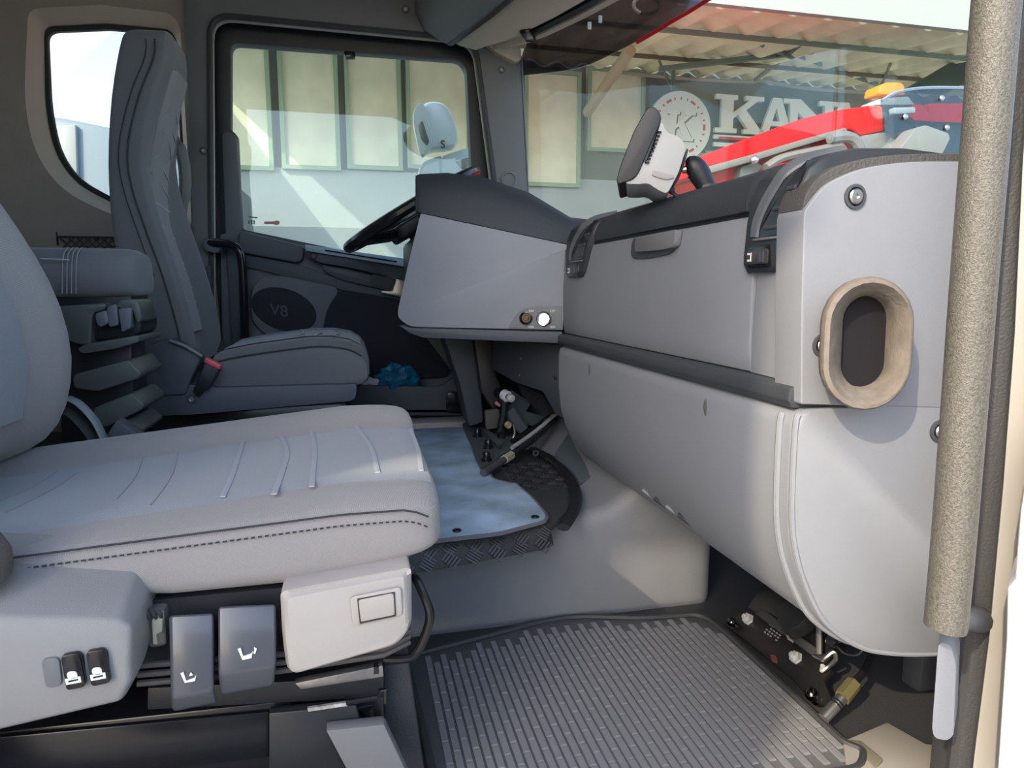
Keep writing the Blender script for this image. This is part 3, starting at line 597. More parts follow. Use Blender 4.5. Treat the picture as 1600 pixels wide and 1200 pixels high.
# adjusting levers
def seat_icon(c, par, up):
    b = B(); ch = [(-.007, .008), (-.004, .009), (-.002, -.001), (.006, .001), (.008, .004), (.006, -.004), (-.003, -.005)]
    prism(b, [c+V((x, 0, z)) for x, z in ch], (0, .001, 0))
    if up:
        prism(b, [c+V((x, 0, z)) for x, z in ((.001, .004), (.005, .004), (.003, .008))], (0, .001, 0)); prism(b, [c+V((x, 0, z)) for x, z in ((.001, -.008), (.005, -.008), (.003, -.012))], (0, .001, 0))
    else: prism(b, [c+V((x, 0, z)) for x, z in ((.008, .001), (.010, .0), (.012, .006), (.009, .008), (.0095, .005))], (0, .001, 0))
    obj('lever_symbol', b, M_PRINT, par)
M_LEV = mat('lever_blue_black', (.075, .08, .095), .28, coat=.15)
def lever(px, icon, ic):
    # px: top-left, top-right, knee-right, bottom-right, bottom-left, knee-left
    tl, tr, kr, br, bl, kl = px
    pr = lambda q, y: PY(q[0], q[1], y)
    R = [[pr(tl, .728), pr(tr, .728), pr(tr, .75), pr(tl, .75)], [pr([tl[k]*.5+kl[k]*.5 for k in (0, 1)], .716), pr([tr[k]*.5+kr[k]*.5 for k in (0, 1)], .716), pr(tr, .74)-Z3*.04, pr(tl, .74)-Z3*.04], [pr(kl, .708), pr(kr, .708), pr(kr, .73)-Z3*.004, pr(kl, .73)-Z3*.004], [pr(bl, .716), pr(br, .716), pr(br, .728), pr(bl, .728)]]
    b = B(); loft(b, R); L = obj('seat_lever', b, M_LEV, ps, bevel=.004, seg=3, ang=25)
    seat_icon(PY(*ic, .7105), L, icon)
lever([(264, 962), (334, 958), (334, 1078), (340, 1098), (270, 1112), (267, 1092)], True, (294, 1062))
lever([(341, 948), (431, 944), (431, 1040), (428, 1072), (346, 1086), (341, 1054)], False, (383, 1024))
# connector block in the gap beside the levers
b = B(); prism(b, LY([(222, 955), (258, 952), (262, 1010), (232, 1016), (224, 990)], .745), (0, .03, 0)); cb = obj('connector_housing', b, mat('smoky_plastic', (.12, .11, .10), .15, coat=.5), ps, bevel=.005)
b = B(); prism(b, LY([(236, 966), (254, 964), (254, 988), (244, 992), (247, 1008), (238, 1008)], .74), (0, .02, 0)); obj('connector_plug', b, mat('plug_cream', (.50, .46, .34), .5), cb, bevel=.002)
b = B()
for i in range(3): tube(b, spath([PY(226+i*9, 950, .742), PY(230+i*10, 960, .738), PY(236+i*8, 968-i*2, .74)], 4), .002, 6)
obj('connector_wires', b, M_RUB, cb)
# front side cover with blanking plate
cv = [(436, 932), (644, 893), (645, 985), (625, 1010), (448, 1061), (440, 1010)]
b = B(); a = [PY(x, y, .708) for x, y in cv]; pts = rounded(a, [.006, .006, .025, .025, .012, .03], 4); cen = sum(pts, V())/len(pts)
tp = lambda p: max(0, min(1, (p.z-(cen.z+.02))/.035))
loft(b, [[p+V((0, .06, 0)) for p in pts], [p+V((0, .012, 0)) for p in pts], [p+(cen-p)*.06+V((0, .002+tp(p)*.012, 0)) for p in pts], [p+(cen-p)*.12+V((0, tp(p)*.006, 0)) for p in pts]])
co = obj('side_cover', b, M_COVER, ps, bevel=.003, seg=2, ang=30)
b = B(); bp = [PY(x, y, .7075) for x, y in [(553, 936), (621, 922), (623, 960), (557, 974)]]; prism(b, rounded([p+(p-sum(bp, V())/4)*.18 for p in bp], .005, 3), (0, .004, 0)); fr = obj('blank_surround', b, M_COVER, co, bevel=.0015)
b = B(); prism(b, rounded([PY(x, y, .7055) for x, y in [(560, 938), (615, 927), (617, 961), (564, 972)]], .003, 3), (0, .004, 0)); obj('blank_plate', b, M_COVER, co, bevel=.0012)
b = B(); plate(b, [[PY(x, y, .7066) for x, y in [(558, 936), (617, 925), (619, 963), (562, 975)]], [PY(x, y, .7066) for x, y in [(560, 938), (615, 927), (617, 961), (564, 972)]]], (0, .001, 0)); obj('blank_gap', b, M_STITCH, co)
# rails, bellows lines and frame under the cushion
b = B(); box2(b, (-.40, .76, .31), (.05, 1.22, .385)); obj('seat_pan', b, M_BLACK, ps)
for i, dz in enumerate((0, -.009, -.018)):
    b = B(); tube(b, [PY(215, 1040+i*14, .74), PY(440, 1022+i*13, .74), PY(600, 1003+i*10, .745), PY(640, 985+i*9, .76)], .0035, 8); obj('bellows_fold', b, mat('bellows_taupe', (.09, .08, .075), .6), ps)
b = B(); prism(b, LY([(460, 1068), (598, 1040), (600, 1058), (470, 1078)], .745), (0, .012, 0)); rl = obj('slide_rail', b, mat('galvanised', (.30, .29, .28), .4, .8, var=.3, vs=40), ps, bevel=.0015)
b = B(); prism(b, LY([(584, 1043), (592, 1042), (592, 1053), (584, 1054)], .744), (0, .012, 0)); obj('rail_slot', b, M_BLACK, rl)
b = B(); prism(b, LY([(-60, 1150), (440, 1096), (448, 1090), (462, 1108), (500, 1100), (600, 1082), (600, 1260), (-60, 1260)], .80), (0, .40, 0)); obj('base_box', b, M_GLOSS, ps, bevel=.003)
b = B(); prism(b, LY([(230, 1075), (600, 1058), (600, 1090), (230, 1110)], .79), (0, .35, 0)); obj('cross_member', b, M_BLACK, ps, bevel=.002)
b = B(); prism(b, LY([(-60, 1158), (420, 1112), (420, 1184), (-60, 1240)], .794), (0, .008, 0)); obj('skirt_plate', b, M_GLOSS, ps, bevel=.002)
b = B(); prism(b, LY([(420, 1115), (556, 1102), (566, 1140), (520, 1160), (550, 1220), (420, 1220)], .775), (0, .015, 0)); obj('foot_plate', b, mat('plate_black', (.022, .024, .028), .35), ps, bevel=.002)
b = B(); prism(b, LY([(508, 1142), (601, 1132), (652, 1240), (560, 1240)], .755), (0, .02, 0)); obj('rail_cover', b, M_PILLAR, ps, bevel=.004)
b = B(); prism(b, LY([(598, 1040), (640, 1035), (668, 1240), (600, 1240)], .83), (0, .42, 0)); obj('base_side', b, M_FLOOR, ps, bevel=.006)
b = B(); prism(b, LY([(480, 1107), (540, 1098), (543, 1103), (482, 1112)], .77), (0, .004, 0)); obj('torn_label', b, mat('foil_label', (.5, .48, .46), .35, .4, var=.5, vs=120), ps)
b = B(); tube(b, [PY(541, 1098, .772), PY(590, 1090, .772), PY(594, 1078, .772), PY(602, 1078, .772), PY(602, 1098, .772)], .003, 6); obj('spring_clip', b, M_GLOSS, ps)
b = B(); tube(b, [PY(572, 1105, .80), PY(574, 1122, .80)], .009, 10); obj('stop_pin', b, M_GLOSS, ps)
p = spath([PY(648, 902, .78), PY(654, 912, .765), PY(671, 955, .755), PY(667, 985, .755), PY(652, 1018, .755), PY(637, 1029, .755), PY(600, 1030, .76)], 6)
b = B(); tube(b, p, .0055, 10); obj('release_bar', b, M_GLOSS, ps)

# ================================================================== DRIVER SEAT
ds = thing('driver_seat', 'tall charcoal driver seat with integrated headrest, far side of the cab', 'seat', (-.25, 2.07, .24))
dl = [(.50, -.39, -.52, 1.86, 2.27), (.61, -.395, -.538, 1.852, 2.285), (.75, -.422, -.562, 1.85, 2.29), (.86, -.452, -.571, 1.85, 2.285), (.97, -.478, -.572, 1.852, 2.26), (1.06, -.480, -.567, 1.856, 2.20), (1.18, -.448, -.553, 1.86, 2.135), (1.27, -.412, -.535, 1.868, 2.10), (1.315, -.408, -.525, 1.875, 2.085)]
def dring(z, xf, xb, y0, y1):
    rc = .05 if z < .9 else max(.0, .05-(z-.9)*.25)
    w = (y1-y0)*.27
    return rounded([V((xb, y0+.012, z)), V((xf-.006, y0, z)), V((xf, y0+.035, z)), V((xf-rc, y0+w, z)), V((xf-rc, y1-w, z)), V((xf, y1-.035, z)), V((xf-.02, y1, z)), V((xb, y1-.012, z))], [.02, .014, .02, .03, .03, .025, .03, .02], 3)
R = [dring(*l) for l in dl]
t0 = R[-1]; c = sum(t0, V())/len(t0)
R.append([c+(p-c)*.93+Z3*.020 for p in t0]); R.append([c+(p-c)*.75+Z3*.032 for p in t0]); R.append([c+(p-c)*.45+Z3*.037 for p in t0])
b = B(); loft(b, R); obj('backrest', b, M_FABD, ds, sub=1)
b = B(); tube(b, spath([V((xf-.035, y0-.0005, z)) for z, xf, xb, y0, y1 in dl], 5), .0022, 6); obj('seam', b, M_STITCH, ds)
b = B(); tube(b, spath([V((xf-.055, y0+.0015, z)) for z, xf, xb, y0, y1 in dl[2:]], 5), .0015, 6); obj('seam', b, M_STITCH, ds)
def dxc(z):
    for i in range(len(dl)-1):
        if dl[i][0] <= z <= dl[i+1][0]:
            t = (z-dl[i][0])/(dl[i+1][0]-dl[i][0]); q = [dl[i][k]*(1-t)+dl[i+1][k]*t for k in range(5)]
            rc = .05 if z < .9 else max(0, .05-(z-.9)*.25); w = (q[4]-q[3])*.27
            return q[1]-rc, q[3]+w, q[4]-w, q[1], q[3], q[4]
    return None
b = B(); R = []
for i in range(28):
    z = .60+i*.0245; x, ya, yb, xf, y0, y1 = dxc(min(z, 1.255)); R.append([V((x+.010-(.012 if k in (0, 8) else 0), ya-.012+(yb-ya+.024)*k/8, z)) for k in range(9)])
loft(b, R, closed=False); obj('centre_panel', b, M_FABDC, ds)
for z, sl_a in ((.68, -.02), (.74, .02), (.81, .02), (.88, .02), (.94, -.01), (1.0, .03), (1.04, .03), (1.10, .04), (1.14, .04), (1.19, .05)):
    x, ya, yb, *_ = dxc(z)
    q = [V((dxc(min(1.25, z+sl_a*(.5-t)))[0]+.0103, ya+(yb-ya)*t, z+sl_a*(.5-t)+.008*math.sin(t*5))) for t in (0, .25, .5, .75, 1)]
    b = B(); tube(b, spath(q, 3), [(.0006, .0022)]*13, 6, sq=(1, 0, 0)); obj('stripe', b, M_STRIPE, ds)
# cushion
cs = [(-.36, .46, .548), (-.34, .452, .56), (-.26, .450, .575), (-.12, .452, .592), (-.06, .452, .592), (-.01, .455, .583), (.02, .460, .565), (.034, .472, .545)]
b = B(); loft(b, [rounded([V((x, y, z)) for y, z in ((1.86, z0), (1.85, z1-.03), (1.895, z1-.008), (1.94, z1-.004), (2.20, z1-.004), (2.25, z1+.006), (2.28, z1-.03), (2.27, z0))], .018, 3) for x, z0, z1 in cs] + [rounded([V((.041, y, z)) for y, z in ((1.90, .485), (1.89, .50), (1.92, .522), (1.96, .525), (2.18, .525), (2.22, .525), (2.24, .51), (2.23, .485))], .008, 3)])
obj('cushion', b, M_FABD, ds, ang=55)
b = B(); loft(b, [[V((x, 1.93+.29*k/6, z1-.0015)) for k in range(7)] for x, z0, z1 in cs[1:7]], closed=False); obj('centre_panel', b, M_FABDC, ds)
for x in (-.15, -.10, -.05):
    z = .592; b = B(); tube(b, spath([V((x+.01*math.sin(t*4), 1.94+.26*t, z+.0005)) for t in (0, .3, .6, 1)], 3), [(.001, .003)]*10, 6, sq=(0, 0, 1)); obj('stripe', b, M_STRIPE, ds)
b = B(); tube(b, spath([V((x, 1.852, z1-.026)) for x, z0, z1 in cs[:7]], 3), .0018, 6); obj('seam', b, M_STITCH, ds)
# plastic base and hinge cover
b = B(); prism(b, rounded(LY([(214, 600), (225, 640), (243, 650), (300, 648), (556, 626), (557, 600), (335, 606), (330, 602)], 1.83), [.02, .03, .03, .02, .02, .005, .01, .01], 3), (0, .44, 0)); obj('base_shell', b, mat('seat_base_grey', (.085, .095, .115), .5, bump=GRAIN), ds, bevel=.008)
b = B(); prism(b, rounded(LY([(212, 545), (262, 530), (272, 531), (318, 556), (300, 588), (290, 617), (236, 619), (222, 595)], 1.82), [.02, .02, .02, .02, .03, .01, .02, .04], 3), (0, .05, 0)); obj('hinge_cover', b, mat('seat_base_grey', (.085, .095, .115), .5), ds, bevel=.008, seg=3)
b = B(); tube(b, LY([(266, 532), (290, 541), (316, 557)], 1.815), [(.004, .01)]*3, 8, sq=(0, 0, 1)); obj('hinge_edge', b, mat('trim_light_grey', (.25, .27, .29), .4), ds)
screw(ds, PY(299, 624, 1.828), (0, -1, 0), .008)
b = B(); prism(b, rounded(LY([(320, 562), (346, 574), (326, 608), (312, 616), (304, 606)], 1.80), [.006]*5, 2), (0, .03, 0)); bk = obj('belt_buckle', b, M_BLACK, ds, bevel=.004)
b = B(); prism(b, LY([(318, 566), (321, 559), (345, 571), (343, 578)], 1.795), (0, .03, 0)); obj('release_button', b, mat('buckle_red2', (.75, .10, .13), .4), bk, bevel=.003)
b = B(); prism(b, LY([(303, 605), (318, 613), (311, 621), (302, 613)], 1.81), (0, .012, 0)); obj('buckle_strap', b, M_GLOSS, bk)
b = B(); box2(b, (-.52, 1.88, .235), (-.02, 2.24, .42)); obj('pedestal', b, M_GLOSS, ds, bevel=.02)
b = B(); tube(b, LY([(333, 522), (352, 548), (365, 552)], 2.33), [(.012, .003)]*3, 8); obj('belt_strap', b, M_RUB, ds)

# ================================================================== CONSOLE BETWEEN THE SEATS
mc = thing('centre_armrest', 'dark padded armrest on a black latch bracket with folded rubber gaiters between the seats', 'armrest', (-.55, 1.55, .235))
b = B(); R = []
for x, s in ((-.86, 1), (-.60, 1), (-.50, 1), (-.452, .99), (-.438, .95), (-.428, .86), (-.424, .70)):
    c = V((x, 1.585, .745)); R.append([c+(p-V((0, 1.585, .745)))*s*1.0 if False else V((x, 1.585+(p.y-1.585)*s, .745+(p.z-.745)*s)) for p in rounded([V((0, y, z)) for y, z in ((1.51, .702), (1.50, .76), (1.53, .80), (1.60, .803), (1.66, .79), (1.67, .702))], .04, 4)])
b = B(); loft(b, R); obj('padded_top', b, M_FABD, mc, ang=60)
for i in range(4):
    x = -.55+i*.008; b = B(); tube(b, spath([V((x-.004, 1.501, .71)), V((x, 1.4995, .75)), V((x+.002, 1.508, .785)), V((x, 1.54, .801))], 4), .0013, 5); obj('stitch_line', b, M_FABDC, mc)
b = B(); tube(b, LY([(63, 404), (108, 406)], 1.498), .0015, 5); obj('stitch_line', b, M_STRIPE, mc)
b = B(); prism(b, rounded(LY([(90, 478), (110, 477), (165, 473), (166, 484), (145, 490), (142, 540), (120, 538), (100, 530)], 1.49), .006, 2), (0, .14, 0)); obj('latch_bracket', b, M_OLIVE, mc, bevel=.005)
b = B(); prism(b, LY([(66, 460), (204, 458), (208, 484), (140, 492), (90, 490)], 1.53), (0, .12, 0)); obj('hinge_block', b, M_BLACK, mc, bevel=.004)
b = B(); prism(b, rounded(LY([(140, 486), (210, 480), (221, 500), (220, 520), (200, 530), (142, 532)], 1.51), .01, 2), (0, .12, 0)); obj('latch_body', b, M_BLACK, mc, bevel=.005)
b = B(); prism(b, rounded(LY([(184, 470), (212, 467), (218, 478), (222, 500), (214, 505), (206, 480), (184, 482)], 1.48), .006, 2), (0, .10, 0)); obj('latch_claw', b, M_OLIVE, mc, bevel=.004)
for px_ in ([(148, 490), (166, 484), (171, 505), (156, 512), (150, 505)], [(166, 480), (182, 474), (185, 508), (170, 512)], [(184, 482), (206, 480), (204, 512), (190, 520)]):
    b = B(); prism(b, rounded(LY(px_, 1.475), .004, 2), (0, .03, 0)); obj('latch_roller', b, mat('roller_grey', (.13, .14, .17), .35), mc, bevel=.004)
gt = [[(120, 545), (133, 538), (215, 524), (218, 534), (180, 545), (128, 553)], [(113, 592), (116, 585), (200, 562), (221, 583), (216, 592), (152, 612), (116, 607)], [(145, 638), (205, 614), (225, 632), (222, 640), (165, 668), (150, 665)], [(190, 660), (200, 656), (222, 674), (215, 682), (190, 684)]]
for i, q in enumerate(gt):
    b = B(); prism(b, rounded(LY(q, 1.47-i*.004), .006, 3), (0, .16, 0)); obj('gaiter_fold', b, M_OLIVE, mc, bevel=.008, seg=3)
b = B(); prism(b, LY([(90, 530), (205, 530), (212, 690), (95, 690)], 1.52), (0, .10, 0)); obj('gaiter_core', b, M_BLACK, mc, bevel=.006)
# ================================================================== FLOOR COVERINGS
fm = thing('rubber_mat', 'black ribbed rubber floor mat in the passenger footwell', 'mat', (.42, 1.05, 0))
mo = [PZ(x, y, .008) for x, y in ((635, 1028), (760, 996), (850, 972), (900, 965), (945, 966), (1010, 968), (1085, 962), (1106, 968), (1136, 992), (1320, 1164))] + [V((.75, .80, .008)), V((.72, .77, .008)), V((.10, .77, .008))]
b = B(); prism(b, rounded(mo, [.02, .05, .05, .03, .03, .05, .02, .03, .05, .01, .01, .02, .01], 3), (0, 0, -.007)); obj('base_sheet', b, mat('mat_sheet_grey', (.12, .123, .13), .55, bump=(350, .5)), fm, bevel=.002)
rimp = rounded([p+V((0, 0, .003)) for p in mo], [.02, .05, .05, .03, .03, .05, .02, .03, .05, .01, .01, .02, .01], 3)
b = B(); tube(b, rimp, .006, 6, closed=True); obj('raised_rim', b, M_RUB, fm)
b = B(); k = 0
ctrm = sum(mo, V())/len(mo)
def inside(p, poly):
    r = False
    for i in range(len(poly)):
        a, c = poly[i-1], poly[i]
        if (a.y > p.y) != (c.y > p.y) and p.x < (c.x-a.x)*(p.y-a.y)/(c.y-a.y)+a.x: r = not r
    return r
inner = [p.lerp(ctrm, .05) for p in mo]
for i in range(44):
    for j in range(-1, 11):
        x = .105+i*.0150; y = .79+j*.052+(.026 if i % 2 else 0)
        p0, p1 = V((x, y, .0075)), V((x+.002, y+.047, .0075))
        if inside(p0, inner) and inside(p1, inner):
            m_ = (p0+p1)/2; box(b, m_+V((0, 0, .0012)), (.0108, .049, .003)); box(b, m_+V((0, -.020, .0032)), (.0085, .007, .0014))
obj('ribs', b, mat('mat_rib_grey', (.25, .255, .265), .42, bump=(500, .3)), fm, flat=True, kind='stuff')
b = B(); pts = [V((.74, .835, .010)), V((.757, .815, .016)), V((.757, .77, .018)), V((.735, .76, .012))]
prism(b, pts, (0, 0, -.006)); obj('turned_corner', b, mat('mat_edge_sunlit', (.16, .15, .11), .6), fm, bevel=.002)  # yellowish tone puts the sunlight on this corner into its colour
# carpet on the tunnel
cp = thing('tunnel_carpet', 'blue-grey carpet mat lying on the engine tunnel', 'carpet', (.2, 1.7, .25))
co_ = [(560, 673), (640, 672), (700, 668), (722, 668), (738, 672), (745, 690), (757, 722), (770, 748), (800, 755), (806, 755), (830, 775), (849, 797), (855, 806), (851, 813), (836, 817), (780, 832), (690, 842), (560, 862)]
cpt = rounded([PZ(x, y, .262) for x, y in co_], [0]+[.02]*16+[0], 3)
b = B(); prism(b, cpt, (0, 0, -.008)); obj('pile', b, M_CARPET, cp, bevel=.002)
b = B(); tube(b, [p+V((0, 0, -.003)) for p in cpt], .0045, 6, closed=True); obj('bound_edge', b, M_EDGE, cp)
for x, y in ((836, 808), (714, 829)):
    p = PZ(x, y, .263); b = B(); lathe(b, p, Z3, [(0, .009), (.002, .008), (.002, .004), (-.002, .004)], 12); obj('eyelet', b, M_BLACK, cp)
# chequered rubber under the carpet, folded over the tunnel's edge
ck = thing('chequer_mat', 'black chequer-pattern rubber mat under the blue-grey carpet, folded over the tunnel edge', 'mat', (.2, 1.5, .2))
top = [PZ(x, y, .25) for x, y in [(560, 862), (690, 843), (856, 818), (862, 822), (893, 790), (893, 745), (868, 712), (838, 700), (800, 705), (760, 745), (700, 700), (560, 700)]]
b = B(); prism(b, top, (0, 0, -.012)); obj('top_sheet', b, M_RUB, ck, bevel=.002)
fp = [PZ(560, 862, .25), PZ(690, 843, .25), PZ(860, 816, .25), PZ(867, 828, .235)]
f0 = [PZ(540, 868, .25), PZ(690, 843, .25), PZ(840, 821, .25), PZ(858, 816, .25)]
R = []
for i, p in enumerate(f0):
    q = PZ([540, 690, 845, 866][i], [912, 890, 861, 853][i], .205)
    R.append([p+V((0, .02, -.004)), p+V((0, 0, .001)), p+V((0, -.008, -.006)), q, q+V((0, .012, 0)), p+V((0, .02, -.014))])
b = B(); loft(b, R); obj('folded_edge', b, M_RUB, ck, bevel=.003)
b = B()
def bar(c, d, n, l):
    d, n = V(d).normalized(), V(n).normalized(); s = d.cross(n)
    R_ = Matrix((d, s, n)).transposed(); box(b, c, (l, .0035, .003), R_)
for i in range(9):
    for j in range(2):
        x0 = 560+i*36; c = PZ(x0, 862-(x0-560)*.147, .25).lerp(PZ(x0, 912-(x0-560)*.175, .205), .28+.42*j)+V((0, -.006, 0))
        e = V((1, .05, 0)); g = (PZ(x0, 862, .25)-PZ(x0, 912, .205)).normalized(); n = e.cross(g)
        if n.y > 0: n = -n
        a = math.radians(50 if (i+j) % 2 else -35); d = e*math.cos(a)+g*math.sin(a); s = d.cross(n)
        for k in (-2, -1, 0, 1, 2): bar(c+s*k*.006, d, n, .024)
for i in range(6):
    for j in range(8):
        c = PZ(800, 735, .25)+V((-.02+i*.030, -.17+j*.032, .001))
        if not inside(c, top): continue
        d = V((.5, .85, 0)) if (i+j) % 2 else V((.85, -.5, 0)); s = d.cross(Z3)
        for k in (-1, 0, 1): bar(c+s*k*.007, d, Z3, .022)
obj('tread_bars', b, mat('rubber_tread', (.05, .05, .052), .3), ck, flat=True, kind='stuff')
b = B(); p = spath([PZ(832, 702, .258), PZ(862, 718, .26), PZ(886, 742, .26), PZ(899, 768, .26), PZ(897, 795, .258), PZ(880, 824, .252)], 6)
tube(b, p, [(.008, .014)]*len(p), 8, sq=(0, 0, 1)); obj('rubber_border', b, M_BLACK, ck)
# grey-blue cover plate on the tunnel beside the knee panel
b = B(); a = [(868, 706), (905, 650), (962, 720), (950, 739), (930, 742), (905, 752), (898, 738)]
prism(b, [PZ(x, y, .262+.06*(max(0, 745-y)/95)) for x, y in a], (0, .01, -.02)); tag(obj('tunnel_cover_plate', b, mat('cover_blue_grey', (.11, .135, .16), .45), bevel=.003), 'blue-grey folded cover plate under the knee panel beside the chequer mat', 'plate')
# ================================================================== PEDAL LINKAGES
M_MACH = mat('bracket_satin_black', (.085, .105, .11), .4, .0, bump=(200, .2))
M_ZINC = mat('zinc', (.62, .63, .62), .35, .35)
pl = thing('pedal_linkage', 'black pedal linkage with rods and white roller beside the tunnel carpet', 'pedal mechanism', PZ(800, 700, .25))
zb = .262
b = B(); prism(b, rounded([PZ(x, y, zb) for x, y in [(722, 668), (760, 640), (840, 655), (860, 668), (752, 738), (742, 718), (736, 698)]], .01, 2), (0, 0, .012)); obj('base_plate', b, M_MACH, pl, bevel=.003)
for x, y in ((746, 682), (763, 700), (760, 720)):
    p = PZ(x, y, zb+.012); b = B(); lathe(b, p, Z3, [(0, .015), (.004, .015), (.004, .011), (.020, .0105), (.024, .008), (.024, .005), (.020, .004)], 12); obj('bolt', b, M_GLOSS, pl, bevel=.0)
b = B(); prism(b, [PZ(x, y, zb+.014) for x, y in [(754, 676), (760, 673), (786, 698), (780, 702)]], (0, 0, .012)); obj('rib', b, M_MACH, pl, bevel=.002)
YQ = 1.95
b = B(); prism(b, LY([(781, 628), (800, 610), (830, 630), (822, 643), (858, 652), (850, 668), (790, 660)], YQ+.06), (0, .012, 0)); obj('rear_bracket', b, M_MACH, pl, bevel=.002)
b = B(); prism(b, rounded(LY([(758, 642), (780, 639), (782, 668), (760, 672)], YQ+.03), .006, 2), (0, .02, 0)); obj('taupe_pad', b, mat('taupe_pad', (.10, .09, .08), .8), pl, bevel=.003)
b = B(); tube(b, [PY(763, 603, YQ+.1), PY(796, 625, YQ)], .016, 12); obj('pivot_shaft', b, M_GLOSS, pl)
d = (PY(796, 625, YQ)-PY(763, 603, YQ+.1)).normalized(); d = V((.35, -.9, -.2)).normalized()
p = PY(790, 618, YQ); obj('white_roller', lathe(B(), p, d, [(-.008, .017), (.010, .017), (.012, .014), (.012, .0)], 16), M_PRINT, pl)
b = B(); lathe(b, p+d*.012, d, [(0, .009), (.014, .009)], 12); obj('spindle', b, M_GLOSS, pl)
p = PY(798, 622, YQ-.03); obj('white_cap', lathe(B(), p, d, [(-.006, .012), (.006, .012), (.009, .009), (.009, 0)], 14), mat('cap_ivory', (.62, .60, .54), .5), pl)
for q, m_, w in (([(789, 628), (788, 645), (783, 672), (786, 690)], M_GLOSS, (.009, .013)), ([(796, 640), (806, 655), (818, 672)], M_TRIM, (.008, .018)), ([(792, 645), (786, 670), (784, 682)], M_ZINC, (.004, .004)), ([(800, 640), (802, 660), (804, 678), (796, 692), (790, 692)], M_STEEL, (.004, .004)), ([(784, 680), (792, 692), (780, 708)], M_ZINC, (.004, .006))):
    b = B(); pp = spath([PY(x, y, YQ-.02) for x, y in q], 4); tube(b, pp, [w]*len(pp), 8, sq=(0, -1, 0)); obj('link_arm', b, m_, pl)
for x, y in ((794, 664), (798, 699)):
    p = PY(x, y, YQ-.035); obj('brass_bush', lathe(B(), p, d, [(-.005, .010), (.005, .010), (.006, .007), (.004, .004), (.004, 0)], 14), mat('brass', (.60, .52, .30), .35, .3), pl)
b = B(); tube(b, [PY(774, 629, YQ), PY(781, 634, YQ)], [.005, .004], 8); obj('pink_tip', b, mat('pink_plastic', (.6, .28, .26), .5), pl)
rod = [PZ(x, y, z) for x, y, z in ((755, 739, .272), (793, 715, .276), (830, 690, .29), (868, 655, .33))]
b = B(); tube(b, [rod[0], rod[0].lerp(rod[1], .85)], .0095, 10); obj('rod_end', b, mat('rod_dark_steel', (.14, .14, .15), .35, .3), pl)
b = B(); tube(b, [rod[0].lerp(rod[1], .85), rod[1].lerp(rod[2], .15)], .0125, 6); obj('hex_nut', b, mat('brass_pale', (.66, .62, .42), .4, .3), pl)
b = B(); tube(b, spath([rod[1], rod[2], rod[3]], 6), .007, 8); obj('control_cable', b, M_BLACK, pl)
b = B(); tube(b, [PZ(800, 700, .285), PZ(826, 682, .30), PZ(848, 665, .32), PZ(875, 640, .36)], .006, 8); obj('push_rod', b, M_ZINC, pl)
b = B(); tube(b, [PZ(800, 690, .28), PZ(845, 662, .315), PZ(880, 632, .38)], .008, 8); obj('push_rod', b, M_GLOSS, pl)
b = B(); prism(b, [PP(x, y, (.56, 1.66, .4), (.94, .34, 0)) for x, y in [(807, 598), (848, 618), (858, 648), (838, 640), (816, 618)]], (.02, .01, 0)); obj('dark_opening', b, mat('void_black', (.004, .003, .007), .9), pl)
p = PZ(837, 708, .27); b = B(); tube(b, [p+V((math.cos(t)*.007, 0, math.sin(t)*.007)) for t in [i*math.tau/14 for i in range(14)]], .0025, 6, closed=True); obj('ring_eye', b, M_STEEL, pl)
b = B(); tube(b, [p+V((0, 0, .006)), PZ(838, 690, .29), PZ(840, 668, .31)], .0012, 5); obj('wire', b, M_STEEL, pl)
# passenger footwell linkage
fl_ = thing('footwell_linkage', 'black bolted pedal bracket with cables in the passenger footwell, right of the rubber mat', 'pedal mechanism', (.80, 1.05, .0))
PL0, PLN = V((.768, 1.05, .018)), V((-.16, .0, .125)).normalized()
def pq(x, y, d=0): return PP(x, y, PL0+PLN*d, PLN)
b = B(); prism(b, rounded([pq(*q) for q in [(1130, 975), (1142, 963), (1170, 952), (1185, 958), (1228, 995), (1262, 1010), (1300, 1045), (1286, 1060), (1300, 1095), (1287, 1104), (1262, 1090), (1236, 1060)]], .006, 2), -PLN*.012); obj('base_plate', b, mat('plate_worn_black', (.016, .015, .016), .4, .3, bump=(120, .3)), fl_, bevel=.002)
b = B(); prism(b, [pq(*q, .004) for q in [(1184, 962), (1200, 957), (1300, 1030), (1290, 1040)]], PLN*.012); obj('knurled_edge', b, M_RUB, fl_, bevel=.003)
b = B(); prism(b, [pq(*q, .003) for q in [(1170, 950), (1200, 905), (1330, 990), (1300, 1030)]], PLN*.004); obj('rear_plate', b, M_GLOSS, fl_, bevel=.002)
for x, y in ((1170, 968), (1245, 1028)):
    p = pq(x, y, .0); o = obj('bolt', lathe(B(), p, PLN, [(0, .0125), (.002, .0125), (.002, .011), (.009, .011), (.010, .009), (.010, .006), (.016, .006), (.017, .004)], 6, True), M_ZINC, fl_, flat=True)
for x, y, r in ((1143, 972, .0095), (1268, 1085, .0115)):
    p = pq(x, y, .010); b = B(); ball(b, p, r, n=14); lathe(b, p-PLN*.022, PLN, [(0, r*1.2), (.008, r*1.1), (.010, r*.7), (.018, r*.6)], 14); obj('ball_stud', b, mat('dark_chrome', (.16, .16, .16), .15, 1), fl_)
b = B(); prism(b, rounded([pq(*q, .03) for q in [(1222, 958), (1246, 950), (1262, 952), (1278, 978), (1262, 992), (1240, 1002)]], .008, 3), PLN*.03); obj('cover_cup', b, M_BLACK, fl_, bevel=.005)
b = B(); tube(b, [pq(1222, 960, .055), pq(1232, 998, .045), pq(1240, 1003, .04)], .0025, 6); obj('cup_lip', b, M_PILLAR, fl_)
